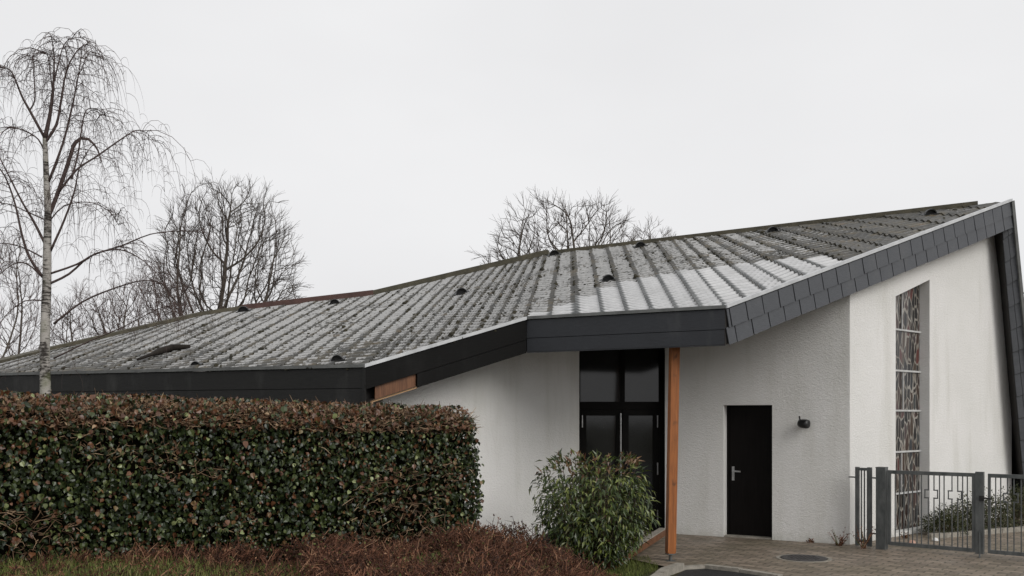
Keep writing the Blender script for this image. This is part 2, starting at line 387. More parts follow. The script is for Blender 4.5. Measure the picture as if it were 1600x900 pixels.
# image rows of the edge between old mossy sheets and the newer pale ones along the eave
CLX = [815, 840, 870, 905, 945, 985, 1020, 1060, 1100, 1140, 1190, 1240, 1312, 1320]; CLY = [505, 492, 482, 470, 452, 441, 434, 426, 421, 417, 410, 405, 402, 520]
rm = MB(); low = MB(); TH = .44
roof_mid = []          # (point, normal, px) samples for moss clumps
for i in range(len(seams) - 1):
    A0, B0, A1, B1 = SA[i], SB[i], SA[i+1], SB[i+1]
    Lm = max((B0 - A0).length, (B1 - A1).length); N = max(2, int(Lm / .0231)); K = 4
    pxm = (seams[i] + seams[i+1]) / 2
    nrm = (A1 - A0).cross(((B0 + B1) - (A0 + A1))).normalized()
    if nrm.z < 0: nrm = -nrm
    grid = []
    jn = U(-.007, .007)
    cl_L = None
    for j in range(N + 1):
        v = j / N; row = []
        for k in range(K + 1):
            u = k / K; p = (A0.lerp(A1, u)).lerp(B0.lerp(B1, u), v)
            L = v * ((B0 - A0).length * (1 - u) + (B1 - A1).length * u)
            ph = (L - (L0[i] * (1 - u) + L0[i+1] * u)) / PER
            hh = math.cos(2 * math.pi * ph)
            e = (u if pxm < 900 else 1 - u)
            lift = .012 + (.009 + .011 * sst(620, 900, pxm)) * e + jn
            du = min(u, 1 - u) * (A1.lerp(B1, v) - A0.lerp(B0, v)).length
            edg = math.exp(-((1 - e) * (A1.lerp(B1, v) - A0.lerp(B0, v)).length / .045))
            x, y = pxof(p)
            if cl_L is None and 1: pass
            mid = A0.lerp(A1, .5).lerp(B0.lerp(B1, .5), v); xm, ym = pxof(mid)
            cl = 1.0 if (815 < xm < 1318 and ym > float(np.interp(xm, CLX, CLY))) else 0.0
            if pxm < 140 * 1 and False: cl = 0
            ms = .12 + .85 * sst(1050, 1400, x) + .40 * sst(480, 120, x)
            if 1100 < x: ms += .2 * sst(.5, .9, v)
            ms += .75 * sst(.42, -.1, v) * sst(760, 560, x) * (.5 + .5 * noise.noise(V((x * .02, y * .05, 2))))
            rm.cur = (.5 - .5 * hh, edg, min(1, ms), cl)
            row.append(rm.vert(p + nrm * (hh * AMP + lift)))
            if cl < .5: roof_mid.append((p + nrm * (AMP * hh + lift), nrm, pxm, e))
        grid.append(row)
    for j in range(N):
        for k in range(K): rm.f.append((grid[j][k], grid[j][k+1], grid[j+1][k+1], grid[j+1][k]))
    # the lapped end of the sheet: a thin dark riser
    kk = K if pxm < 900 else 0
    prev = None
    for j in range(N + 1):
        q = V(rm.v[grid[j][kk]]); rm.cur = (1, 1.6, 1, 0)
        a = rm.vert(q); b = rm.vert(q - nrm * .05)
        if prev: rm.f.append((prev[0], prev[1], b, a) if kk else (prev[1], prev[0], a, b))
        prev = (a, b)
    for j in range(12):
        q = [A0.lerp(B0, j/12), A1.lerp(B1, j/12), A1.lerp(B1, (j+1)/12), A0.lerp(B0, (j+1)/12)]
        low.quad(*[p - V((0, 0, TH)) for p in reversed(q)])
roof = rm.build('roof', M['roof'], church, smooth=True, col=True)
low.build('soffit', M['soffit'], church)
flat = MB()
for i in range(len(seams) - 1):
    for j in range(6):
        flat.quad(SA[i].lerp(SB[i], j/6), SA[i+1].lerp(SB[i+1], j/6), SA[i+1].lerp(SB[i+1], (j+1)/6), SA[i].lerp(SB[i], (j+1)/6))
BV = BVHTree.FromPolygons([V(p) for p in flat.v], flat.f)
def roof_hit(px, py):
    d = P(px, py, 10) - V((0, 0, EYE)); h = BV.ray_cast(V((0, 0, EYE)), d.normalized()); return h[0], h[1]
def roof_z(x, y, default):
    h = BV.ray_cast(V((x, y, 30)), V((0, 0, -1))); return h[0].z if h[0] else default
# moss cushions
mo = MB()
def lump(m, c, nr, r):
    t1 = nr.orthogonal().normalized(); t2 = nr.cross(t1); rings = []
    for q, (rr, hh) in enumerate(((1, -.1), (.75, .5), (.35, .75))):
        rings.append([m.vert(c + (t1 * math.cos(a) + t2 * math.sin(a)) * r * rr * U(.75, 1.25) + nr * r * hh * U(.8, 1.1)) for a in [k * math.pi / 3 + q * .3 for k in range(6)]])
    for a, b in zip(rings, rings[1:]):
        for k in range(6): m.f.append((a[k], a[(k+1) % 6], b[(k+1) % 6], b[k]))
    m.f.append(tuple(rings[-1]))
for _ in range(24000):
    c, nr, pxm, e = random.choice(roof_mid)
    ee = min(e, 1 - e)
    if ee > .10 and R() < .80: continue
    dens = noise.noise(c * .9) * 1.2 + .30 + (.22 if pxm < 820 else (.3 if pxm > 1200 else 0))
    if R() > dens: continue
    lump(mo, c - nr * .015, nr, U(.012, .034) * (1.0 if R() < .96 else 1.7))
tag(mo.build('moss', M['moss'], roof, smooth=True), kind='stuff')

# verge caps along the far edge of the roof
def strip_cap(name, mat, pts, w0, h0, par=None):
    m = MB()
    for a, b in zip(pts, pts[1:]): m.bar(a, b, w0, h0)
    return m.build(name, mat, par or church)
cz = V((0, 0, .035))
strip_cap('verge_cap', M['olivecap'], [backp(x) + cz for x in (70, 150, 230, 310, 345, 379)], .2, .13)
tag(strip_cap('verge_cap', M['redcap'], [backp(x) + cz for x in (380, 450, 520, 585)], .2, .17), 'red brown verge cap')
strip_cap('verge_cap', M['olivecap'], [backp(x) + cz for x in (586, 650, 720, 790, 858)], .2, .15)
strip_cap('ridge_cap', M['olivecap'], [backp(x) + cz * .7 for x in (872, 960, 1060, 1160, 1270, 1400, 1500, 1528)], .22, .09)
strip_cap('verge_cap', M['olivecap'], [SA[0] + V((0, 0, .03)), SB[0] + V((0, 0, .03))], .16, .12)

# fascia boards
def board(m, a, b, z0, z1, th=.03, off=0.0, g0=0.0, g1=0.0):
    """board hung below the line a-b from z0 to z1 under it, thickness away from the camera"""
    a = V(a); b = V(b); d = (b - a); h = V((d.x, d.y, 0)).normalized(); n = V((h.y, -h.x, 0))
    if n.y > 0: n = -n
    L = d.length; a2 = a + d * (g0 / L); b2 = b - d * (g1 / L)
    o = n * off; z0 = V((0, 0, z0)); z1 = V((0, 0, z1)); t = -n * th
    m.hexa([a2 - z1 + o, b2 - z1 + o, b2 - z1 + o + t, a2 - z1 + o + t], [a2 - z0 + o, b2 - z0 + o, b2 - z0 + o + t, a2 - z0 + o + t])
HF = .455
A_, B_, C_, D_, T_ = FR3
back_fill = MB()
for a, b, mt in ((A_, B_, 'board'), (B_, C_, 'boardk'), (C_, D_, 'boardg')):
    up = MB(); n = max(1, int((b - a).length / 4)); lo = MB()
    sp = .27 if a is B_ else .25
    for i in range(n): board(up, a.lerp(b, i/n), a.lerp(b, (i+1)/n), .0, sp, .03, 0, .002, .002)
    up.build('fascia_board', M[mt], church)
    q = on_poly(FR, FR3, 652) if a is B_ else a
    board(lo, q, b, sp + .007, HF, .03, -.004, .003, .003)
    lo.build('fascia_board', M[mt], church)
    tr = MB(); board(tr, a, b, -.050, -.008, .045, .026, -.01, -.01); tr.build('edge_trim', M['trimdark'] if a is A_ else (M['trimdark'] if a is C_ else M['trim']), church)
    bk = MB(); board(bk, a, b, -.01 if a is not B_ else -.01, HF - .02 if a is not B_ else .2, .02, -.075, .05, .05); bk.build('fascia_backing', M['soffit'], church)
    if a is B_:
        dh = (q - a); e = MB(); board(e, a.lerp(q, .22), q, .262, .435, .03, -.045, 0, 0)
        eb = e.build('exposed_board', M['rawwood'], church); tag(eb, 'bare brown board where a fascia strip is missing')
        e = MB(); board(e, a.lerp(q, .12), q, .437, .462, .06, -.02, 0, -.02); tag(e.build('exposed_batten', M['paleedge'], church), 'pale raw timber batten under the exposed board')
        e = MB(); board(e, a, q, .25, .45, .02, -.20, .05, -.3); e.build('fascia_backing', M['soffit'], church)
# corner strip at the low left corner
cs = MB(); board(cs, B_ + V((-.035, .017, 0)), B_ + V((.005, -.003, 0)), -.0, HF + .005, .035, .012); cs.build('corner_strip', M['board'], church)

# slate shingles on the rake (two staggered rows) and on the raking edge
def shingles(a, b, Hh, rows, width):
    m = MB(); d = b - a; L = d.length; dn = d / L
    n = V((dn.y, -dn.x, 0)).normalized()
    if n.y > 0: n = -n
    for r in range(rows):
        z0, z1 = Hh * r / rows, Hh * (r + 1) / rows + (.012 if r < rows - 1 else 0)
        x = -width * .8 + width * .30 * r
        while x < L:
            w_ = width * U(.96, 1.04)
            x0 = max(0, x); x1 = min(L, x + w_ - .020)
            if x1 - x0 > .04:
                o0 = n * (.016 + .004 * (rows - r)); o1 = o0 + n * (.010 + U(0, .006)); t = n * -.010
                s_ = dn * .045
                p0 = a + dn * x0; p1 = a + dn * x1
                zz0, zz1 = V((0, 0, z0 + .004)), V((0, 0, z1 + U(-.004, .004)))
                m.hexa([p0 - zz1 + o1 + s_, p1 - zz1 + o1 + s_, p1 - zz1 + o1 + s_ + t, p0 - zz1 + o1 + s_ + t], [p0 - zz0 + o0, p1 - zz0 + o0, p1 - zz0 + o0 + t, p0 - zz0 + o0 + t])
            x += w_
    return m
shingles(D_, T_, .46, 2, .36).build('shingle_cladding', M['slate'], church)
bk = MB(); board(bk, D_, T_, .0, .45, .06, .0, .0, .0); bk.build('fascia_backing', M['soffit'], church)
tr = MB(); board(tr, D_, T_, -.058, -.012, .05, .042, -.01, -.01); tr.build('edge_trim', M['trim'], church)

# the steep leaning right flank: a slab whose slate-clad edge runs from the tip to the ground
TB = P(1626, 808, 17.85)                       # outer foot
inn_t, inn_b = P(1562, 330, 17.12), P(1603, 808, 17.87)
bdt = V((.13, .99, 0)); bd = V((.27, .97, 0))
sl_ = MB()
fa = [T_ + V((0, 0, -.02)), TB, inn_b, inn_t]
sl_.hexa([inn_b, TB, TB + bd * 2.0, inn_b + bd * 2.0], [inn_t, T_ + V((0, .02, -.02)), T_ + V((0, .02, -.02)) + bdt * 2.0, inn_t + bdt * 2.0])
sl_.build('flank_slab', M['soffit'], church)
sh = MB()
dn = (TB - T_); L = dn.length; dn.normalize()
n_ = V((.1, -1, 0)).normalized(); k = 0; z = .12
while z < L - .1:
    z1 = min(L, z + .42)
    for c0, c1 in ((.04, .48), (.52, 1.0)):
        a0 = inn_t.lerp(inn_b, z / L); b0 = T_.lerp(TB, z / L); a1 = inn_t.lerp(inn_b, (z1 - .012) / L); b1 = T_.lerp(TB, (z1 - .012) / L)
        q = [a1.lerp(b1, c0), a1.lerp(b1, c1), a0.lerp(b0, c1), a0.lerp(b0, c0)]
        o = n_ * .03; o2 = n_ * .012
        sh.hexa([q[0] + o, q[1] + o, q[1], q[0]], [q[3] + o2, q[2] + o2, q[2], q[3]])
    z += .42
sh.build('shingle_cladding', M['slate'], church)
tr = MB(); tr.bar(T_ + V((.025, -.02, .02)), TB + V((.025, -.02, 0)), .05, .09, V((0, 1, 0))); tr.build('edge_trim', M['trimdark'], church)
# far flank and rear walls closing the building
rw = MB()
bl = [backp(x) for x in (70, 310, 380, 585, 860, 1200, 1400)]
for a, b in zip(bl, bl[1:]):
    oa, ob = V((.25, .8, 0)), V((.25, .8, 0))
    rw.quad(V((a.x + oa.x, a.y + oa.y, 0)), V((b.x + ob.x, b.y + ob.y, 0)), b - V((0, 0, .03)), a - V((0, 0, .03)))
rw.quad(V((bl[-1].x + .25, bl[-1].y + .8, 0)), inn_b + bd * 1.9, inn_t + bdt * 1.9, bl[-1] - V((0, 0, .03)))
rw.build('rear_slope', M['slate'], church)

# walls
def wall(A, B, top, openings=(), depth=.14, ns=14, name='wall'):
    """plaster wall from A to B (ground xy); openings: (s0,s1,z0,(ztop at s0, ztop at s1)) in metres along the wall"""
    A = V((A[0], A[1], 0)); B = V((B[0], B[1], 0)); L = (B - A).length; d = (B - A) / L
    n = V((d.y, -d.x, 0));
    if n.dot(-A) < 0: n = -n
    m = MB()
    cuts = sorted(set([i * L / ns for i in range(ns + 1)] + [o[0] for o in openings] + [o[1] for o in openings]))
    at = lambda s, z, dep=0: A + d * s + V((0, 0, z)) - n * dep
    for s0, s1 in zip(cuts, cuts[1:]):
        if s1 - s0 < 1e-5: continue
        t0, t1 = top(at(s0, 0)), top(at(s1, 0)); op = None
        for o in openings:
            if s0 >= o[0] - 1e-6 and s1 <= o[1] + 1e-6: op = o
        if op is None: m.quad(at(s0, -.1), at(s1, -.1), at(s1, t1), at(s0, t0))
        else:
            f = lambda s: op[3][0] + (op[3][1] - op[3][0]) * (s - op[0]) / (op[1] - op[0])
            if op[2] > 0: m.quad(at(s0, -.1), at(s1, -.1), at(s1, op[2]), at(s0, op[2]))
            m.quad(at(s0, f(s0)), at(s1, f(s1)), at(s1, t1), at(s0, t0))
            m.quad(at(s0, f(s0)), at(s0, f(s0), depth), at(s1, f(s1), depth), at(s1, f(s1)))
            m.quad(at(s0, op[2], depth), at(s0, op[2]), at(s1, op[2]), at(s1, op[2], depth))
    for o in openings:
        m.quad(at(o[0], o[2]), at(o[0], o[2], depth), at(o[0], o[3][0], depth), at(o[0], o[3][0]))
        m.quad(at(o[1], o[2], depth), at(o[1], o[2]), at(o[1], o[3][1]), at(o[1], o[3][1], depth))
    return m, at, d, n, L
def s_at(A, B, px):          # distance along the wall where image column px meets it
    A = V((A[0], A[1], 0)); B = V((B[0], B[1], 0)); m = (px - 800) / F; D = B - A
    return (m * A.y - A.x) / (D.x - m * D.y) * D.length
topf = lambda p: roof_z(p.x, p.y, 4.6) - .10
C0 = (4.99, 14.18)
DL = ((1039 - 800) / F * 15.56, 15.56)
# -- the wall with the brown door
s0, s1 = s_at(DL, C0, 1130.5), s_at(DL, C0, 1206.5)
m, at, d, n, L = wall(DL, C0, topf, [(s0, s1, 0, (2.07, 2.07))], .25)
# the return into the entrance recess
e0 = at(0, -.1); e1 = e0 - n * .5
m.quad(e1, e0, V((e0.x, e0.y, topf(e0))), V((e1.x, e1.y, topf(e0))))
m.build('wall', M['plaster'], church)
fr = MB()
dr = MB(); dr.hexa([at(s0+.002, .012, .20), at(s1-.002, .012, .20), at(s1-.002, .012, .245), at(s0+.002, .012, .245)], [at(s0+.002, 2.068, .20), at(s1-.002, 2.068, .20), at(s1-.002, 2.068, .245), at(s0+.002, 2.068, .245)])
dro = dr.build('door', M['door'], church)
bm = bmesh.new(); bm.from_mesh(dro.data); bmesh.ops.bevel(bm, geom=bm.edges[:], offset=.006, segments=1); bm.to_mesh(dro.data); bm.free()
hd = MB(); hs_ = s0 + .10
hd.box(at(hs_, .99, .194), d * .02, n * .006, V((0, 0, .11))); hd.bar(at(hs_, 1.03, .19), at(hs_, 1.03, .15), .02, .02); hd.bar(at(hs_ - .005, 1.03, .145), at(hs_ + .13, 1.025, .145), .018, .022)
hd.build('handle', M['steel'], dro)
fm = MB()
fm.hexa([at(s0+.003, .01, .175), at(s0+.032, .01, .175), at(s0+.032, .01, .198), at(s0+.003, .01, .198)], [at(s0+.003, 2.066, .175), at(s0+.032, 2.066, .175), at(s0+.032, 2.066, .198), at(s0+.003, 2.066, .198)])
fm.hexa([at(s1-.032, .01, .175), at(s1-.003, .01, .175), at(s1-.003, .01, .198), at(s1-.032, .01, .198)], [at(s1-.032, 2.066, .175), at(s1-.003, 2.066, .175), at(s1-.003, 2.066, .198), at(s1-.032, 2.066, .198)])
fm.build('frame', M['darkframe'], dro)
th = MB(); th.box(at((s0+s1)/2, .008, .11), d * ((s1-s0)/2 - .002), n * .10, V((0, 0, .012))); th.build('threshold', M['kerb'], church)
# lamp
lp = at(s_at(DL, C0, 1258), 1.9 - 12 / F * 14.4, 0)
lamp = empty('wall_lamp', lp, 'small round black lamp fixed to the white wall right of the brown door', 'lamp')
lm = MB(); lm.tube([lp, lp + n * .03], [.045, .04], 12); lm.tube([lp + V((0, 0, .0)) + n * .02, lp + n * .09 + V((0, 0, .01))], .014, 8); lm.build('bracket', M['black'], lamp, True)
lm = MB(); c = lp + n * .12; ax = (d * .9 + n * .35 - V((0, 0, .1))).normalized()
lm.tube([c - ax * .085, c - ax * .07, c - ax * .02, c + ax * .05, c + ax * .08], [.03, .055, .068, .07, .062], 14); lm.build('lamp_head', M['black'], lamp, True)
lm = MB(); lm.tube([c - d * .05 + V((0, 0, .05)), c - d * .06 + V((0, 0, .115))], .012, 6); lm.build('bulb_cap', M['black'], lamp)

# -- gable wall with the stained glass window
dirw = V((1.133, 1, 0)).normalized()
GE = V((C0[0], C0[1], 0)) + dirw * 5.9
GE = (GE.x, GE.y)
def gtop(p):
    # wall top follows the raking edge
    t = (V((p.x, p.y, 0)) - V((D_.x, D_.y, 0))).dot(V((T_.x - D_.x, T_.y - D_.y, 0)).normalized()) / V((T_.x - D_.x, T_.y - D_.y, 0)).length
    zz = D_.z + (T_.z - D_.z) * min(1.0, t)
    return zz - .20
w0, w1 = s_at(C0, GE, 1399.5), s_at(C0, GE, 1452.5)
pA = V((C0[0], C0[1], 0)) + dirw * w0; pB = V((C0[0], C0[1], 0)) + dirw * w1
zt0 = EYE + (650 - 463) / F * pA.y; zt1 = EYE + (650 - 437) / F * pB.y
sE_t, sE_b = s_at(C0, GE, 1550), s_at(C0, GE, 1588)
m, at, d, n, L = wall(C0, GE, gtop, [(w0, w1, .06, (zt0, zt1))], .21, 18)
m.build('wall', M['plaster'], church)
win = MB(); dep = .17
f = lambda s: zt0 + (zt1 - zt0) * (s - w0) / (w1 - w0)
win.face([at(w0 + .003, .063, dep), at(w1 - .003, .063, dep), at(w1 - .003, f(w1) - .004, dep), at(w0 + .003, f(w0) - .004, dep)])
wo = win.build('window', M['stained'], church)
ba = MB()
rows = []
for py in (514, 578.5, 641.5, 706.5, 772): rows.append(EYE + (650 - py) / F * (pA.y + .25))
for z in rows: ba.hexa([at(w0+.004, z-.014, dep-.03), at(w1-.004, z-.014, dep-.03), at(w1-.004, z-.014, dep-.003), at(w0+.004, z-.014, dep-.003)], [at(w0+.004, z+.014, dep-.03), at(w1-.004, z+.014, dep-.03), at(w1-.004, z+.014, dep-.003), at(w0+.004, z+.014, dep-.003)])
zz = [f((w0+w1)/2)] + rows + [.06]
for i, fx in enumerate((.52, .26, .55, .24, .5, .30)):
    s = w0 + (w1 - w0) * fx * .86; za, zb = zz[i] - .024, zz[i+1] + .024
    if i == 0: za = f(s) - .01
    ww = .008
    ba.hexa([at(s-ww, zb, dep-.025), at(s+ww, zb, dep-.025), at(s+ww, zb, dep-.004), at(s-ww, zb, dep-.004)], [at(s-ww, za, dep-.025), at(s+ww, za, dep-.025), at(s+ww, za, dep-.004), at(s-ww, za, dep-.004)])
ba.build('glazing_bar', M['whitebar'], wo)
# -- left wall and the wall behind the hedge
LW1 = ((905 - 800) / F * 15.1, 15.1); LW0 = ((598 - 800) / F * 12.8, 12.8); LWx = ((-20 - 800) / F * 15.9, 15.9)
m, at, d, n, L = wall(LW0, LW1, topf, ()); 
e0 = at(L, -.1); e1 = e0 - n * .5 + V((0, .4, 0)); m.quad(e0, e1, V((e1.x, e1.y, 3.2)), V((e0.x, e0.y, topf(e0))))
m.build('wall', M['plaster'], church)
toplow = lambda p: roof_z(p.x, p.y, 2.2) - .10
m, *_ = wall(LWx, LW0, toplow, ()); m.build('wall', M['plaster'], church)
rb = backp(130); m, *_ = wall((rb.x, rb.y - .4), LWx, toplow, ()); m.build('wall', M['plaster'], church)

# -- glazed entrance in the recess
ent = 15.9; ex0, ex1 = (897 - 800) / F * ent, (1037 - 800) / F * ent + .02
zt = 3.75; zdoor = EYE + (650 - 640) / F * ent
def xz(px): return (px - 800) / F * ent
fr = MB()
fr.aabox(ex0, ex0 + .10, ent - .06, ent + .04, 0, zt); fr.aabox(ex1 - .10, ex1, ent - .06, ent + .04, 0, zt)
fr.aabox(ex0 + .10, ex1 - .10, ent - .058, ent + .04, zdoor - .0, zdoor + .13)
mid = xz(972); fr.aabox(mid - .04, mid + .04, ent - .055, ent + .035, zdoor + .13, zt)
en = fr.build('entrance_screen', M['darkframe'], church)
gl = MB(); gl.aabox(ex0 + .10, mid - .04, ent - .01, ent + .01, zdoor + .13, zt); gl.aabox(mid + .04, ex1 - .10, ent - .01, ent + .01, zdoor + .13, zt); gl.build('transom_pane', M['glass'], en)
for a, b, hx, hb in ((ex0 + .10, mid - .003, mid - .035, ex0 + .13), (mid + .003, ex1 - .10, None, ex1 - .13)):
    lf = MB(); W_ = .10
    lf.aabox(a, a + W_, ent - .05, ent + .03, .02, zdoor - .004); lf.aabox(b - W_, b, ent - .05, ent + .03, .02, zdoor - .004)
    lf.aabox(a + W_, b - W_, ent - .048, ent + .03, zdoor - .10, zdoor - .004); lf.aabox(a + W_, b - W_, ent - .048, ent + .03, .02, .24)
    lo = lf.build('door_leaf', M['darkframe'], church)
    pn = MB(); pn.aabox(a + W_, b - W_, ent - .008, ent + .008, .24, zdoor - .10); pn.build('pane', M['glass'], lo)
    for hz in (1.78, 1.0, .22):
        hg = MB(); hg.tube([(hb, ent - .065, hz - .07), (hb, ent - .065, hz + .13)], .013, 8); hg.build('hinge', M['steel'], lo)
    if hx:
        hh = MB(); hh.tube([(hx, ent - .11, .75), (hx, ent - .11, zdoor - .06)], .014, 8); hh.bar((hx, ent - .11, .8), (hx, ent - .05, .8), .02, .02); hh.bar((hx, ent - .11, zdoor - .12), (hx, ent - .05, zdoor - .12), .02, .02)
        hh.build('handle', M['steel'], lo)
sp = MB(); sp.aabox(ex1 - .1, ex1 + 1.0, ent + .05, ent + .15, 0, 3.7); sp.aabox(ex0 - 1, ex0 + .1, ent + .05, ent + .15, 0, 3.7); sp.build('entrance_lining', M['soffit'], church)

# timber post
pp = P(1050, 650, 12.6); pm = MB()
fz = D_.z - .30; hw = .056
for_b = pp.copy()
dl = (D_ - C_); ha = V((dl.x, dl.y, 0)).normalized(); hb_ = V((-ha.y, ha.x, 0))
ha2 = (ha * .78 + hb_ * .62).normalized(); hb2 = V((-ha2.y, ha2.x, 0))
lean = V((.02, 0, 0))
pz0 = .10
bx = V((pp.x - .02, pp.y, pz0)); tx = V((pp.x + .035, pp.y, fz))
pm.hexa([bx - ha2*hw - hb2*hw, bx + ha2*hw - hb2*hw, bx + ha2*hw + hb2*hw, bx - ha2*hw + hb2*hw], [tx - ha2*hw - hb2*hw, tx + ha2*hw - hb2*hw, tx + ha2*hw + hb2*hw, tx - ha2*hw + hb2*hw])
po = pm.build('post', M['post'], church)
bm = bmesh.new(); bm.from_mesh(po.data); bmesh.ops.bevel(bm, geom=bm.edges[:], offset=.014, segments=2); bm.to_mesh(po.data); bm.free()
pf = MB(); pf.tube([bx + V((0, 0, -.115)), bx + V((0, 0, -.02))], .022, 10); pf.box(bx + V((0, 0, -.008)), ha2 * .055, hb2 * .055, V((0, 0, .007))); pf.box(bx + V((0, 0, -.105)), ha2 * .06, hb2 * .06, V((0, 0, .007))); pf.build('post_base', M['galv'], po, False)

# roof vents
for px, py, s in ((1452, 337, 1), (1206, 364, .95), (1000, 387, .9), (866, 400, .9), (950, 440, 1.1), (722, 460, 1), (524, 476, .85), (382, 488, .95), (528, 565, 1.05), (307, 573, .8)):
    h, nr = roof_hit(px, py)
    if h is None: continue
    if nr.z < 0: nr = -nr
    r = 9 / F * h.y * s; vm = MB(); fw = V((-h.x * .3, -h.y, 0)).normalized(); fw = (fw - nr * fw.dot(nr)).normalized(); sd_ = fw.cross(nr).normalized()
    rings = []
    for q, (dd, rr) in enumerate(((1.1, 1.0), (1.1, .88), (.6, .88), (.55, 1.0), (-.2, .85), (-.9, .5), (-1.3, .12))):
        if q in (1, 2): pass
        rings.append([vm.vert(h + fw * dd * r + sd_ * math.cos(a) * r * rr + nr * (math.sin(a) * r * rr * 1.05 + .02)) for a in [math.pi * k / 10 for k in range(11)]])
    order = [2, 1, 0, 3, 4, 5, 6]
    for a, b in zip(order, order[1:]):
        for k in range(10): vm.f.append((rings[a][k], rings[a][k+1], rings[b][k+1], rings[b][k]))
    vm.f.append(tuple(rings[2])); vm.f.append(tuple(reversed(rings[6])))
    vm.box(h + nr * .022, fw * r * 1.35, sd_ * r * 1.3, nr * .018)
    vm.build('roof_vent', M['darkvent'], roof)

# dark fallen branch lying on the low end of the roof
pts = []
for px, py in ((296, 549), (270, 551), (248, 557), (236, 562), (215, 570), (180, 584)):
    h, nr = roof_hit(px, py); 
    if h is not None: pts.append(h + V((0, 0, .08)))
fb = MB(); fb.tube(pts, [.03, .06, .055, .028, .02, .012][:len(pts)], 8); 
tag(fb.build('fallen_branch', M['deadlog'], None, True), 'dark wet broken branch lying on the low left end of the church roof', 'branch')

# ------------------------------------------------------------------ gate
GA, GB = P(1340, 650, 13.95), P(1600, 650, 12.55)
gd = V((GB.x - GA.x, GB.y - GA.y, 0)).normalized(); gn = V((gd.y, -gd.x, 0))
if gn.y > 0: gn = -gn
def gs(px):
    m_ = (px - 800) / F; return (m_ * GA.y - GA.x) / (gd.x - m_ * gd.y)
def gp(s, z, off=0): q = V((GA.x, GA.y, 0)) + gd * s + gn * off; q.z = z; return q
def upbar(m, s, z0, z1, w_=.02, dd=.02): m.box(gp(s, (z0 + z1) / 2), gd * w_ / 2, gn * dd / 2, V((0, 0, (z1 - z0) / 2)))
ZT, ZB = 1.13, .09
# narrow fixed panel
a, b = gs(1337), gs(1362)
fx = empty('fence_panel', gp(a, 0), 'narrow fixed grey steel bar panel between the white wall corner and the gate post', 'fence')
m = MB(); upbar(m, a + .025, 0.02, ZT + .03, .05, .05); upbar(m, b - .03, .02, ZT + .03, .06, .05); m.box(gp((a+b)/2, ZT), gd * ((b-a)/2 - .06), gn * .02, V((0, 0, .02))); m.box(gp((a+b)/2, ZB), gd * ((b-a)/2 - .06), gn * .02, V((0, 0, .02))); m.build('frame', M['galv'], fx)
m = MB()
for t in (.36, .55, .74): upbar(m, a + (b - a) * t, ZB + .02, ZT - .02, .016, .016)
m.build('bars', M['galv'], fx)
for q0, q1, zb in ((a - .10, a, ZT - .12), (b, b + .09, ZT - .12), (b, b + .09, ZB + .12)):
    m = MB(); m.bar(gp(q0, zb), gp(q1, zb), .02, .02); m.build('bracket', M['galv'], fx)
# post
ps = gs(1378)
gpst = empty('gate_post', gp(ps, 0), 'thick square galvanised steel gate post beside the narrow bar panel', 'post')
m = MB(); upbar(m, ps, -.05, ZT + .03, .13, .13); m.build('shaft', M['galv'], gpst)
m = MB(); m.box(gp(ps, ZT + .036), gd * .068, gn * .068, V((0, 0, .005))); m.build('cap', M['galv'], gpst)
def leaf(name, s0, s1, label, crosses, latch_left, nb):
    o = empty(name, gp(s0, 0), label, 'gate', 'double leaf steel gate')
    m = MB(); upbar(m, s0 + .02, ZB - .02, ZT, .04, .04) if not latch_left else upbar(m, s0 + .015, ZB - .02, ZT, .03, .04)
    upbar(m, s1 - .02, ZB - .02, ZT, .04, .04)
    x0, x1 = s0 + .041, s1 - .041
    if latch_left: x0 = s0 + .031
    m.box(gp((x0+x1)/2, ZT - .025), gd * (x1 - x0) / 2, gn * .02, V((0, 0, .025))); m.box(gp((x0+x1)/2, ZB), gd * (x1 - x0) / 2, gn * .02, V((0, 0, .025)))
    m.build('frame', M['galv'], o)
    m = MB(); sp = (x1 - x0) / nb
    for i in range(1, nb):
        s = x0 + sp * i
        hit = None
        for c in crosses:
            if abs(s - c) < sp * 1.45: hit = c
        if hit is None: upbar(m, s, ZB + .025, ZT - .05, .013, .013)
    for c in crosses:
        orn = MB()
        for sg in (-1, 1):
            xa, xb = c + sg * sp * .62, c + sg * sp * 1.4; zc = .82; hh = .055
            if not (x0 < xa < x1 and x0 < xb < x1): continue
            upbar(orn, xa, ZB + .025, zc - hh - .008, .013, .013); upbar(orn, xa, zc + hh + .008, ZT - .05, .013, .013)
            for z_ in (zc - hh, zc + hh): orn.box(gp((xa + xb) / 2, z_), gd * (abs(xb - xa) / 2 + .008), gn * .008, V((0, 0, .008)))
            upbar(orn, xb, zc - hh + .008, zc + hh - .008, .013, .013)
        orn.build('cross_ornament', M['galv'], o)
    m.build('bars', M['galv'], o)
    return o, m
g0, g1, g2 = ps + .085, gs(1524), gs(1537)
sp1 = (g1 - g0) / 13
leafa, _ = leaf('gate_leaf', g0, g1, 'left steel bar gate leaf with square cross ornaments, in front of the stained glass window', [gs(1455), gs(1492)], False, 18)
mt_ = gs(1531)
m = MB(); upbar(m, mt_, ZB - .04, ZT + .02, .10, .07); m.build('meeting_stile', M['galv'], leafa)
m = MB(); m.tube([gp(mt_ + .01, -.02, .05), gp(mt_ + .01, .35, .05)], .012, 8); m.build('drop_bolt', M['galv'], leafa)
m = MB(); m.box(gp(mt_ + .035, .80, .05), gd * .03, gn * .018, V((0, 0, .035))); m.bar(gp(mt_ + .04, .81, .085), gp(mt_ + .16, .80, .085), .018, .02); m.build('handle', M['black'], leafa)
g3 = g2 + (g1 - g0) * 1.6
leaf('gate_leaf', g2 + .055, g3, 'right steel bar gate leaf beyond the latch, running out of the photo', [g2 + .33, g2 + .80, g2 + 1.3], True, 28)
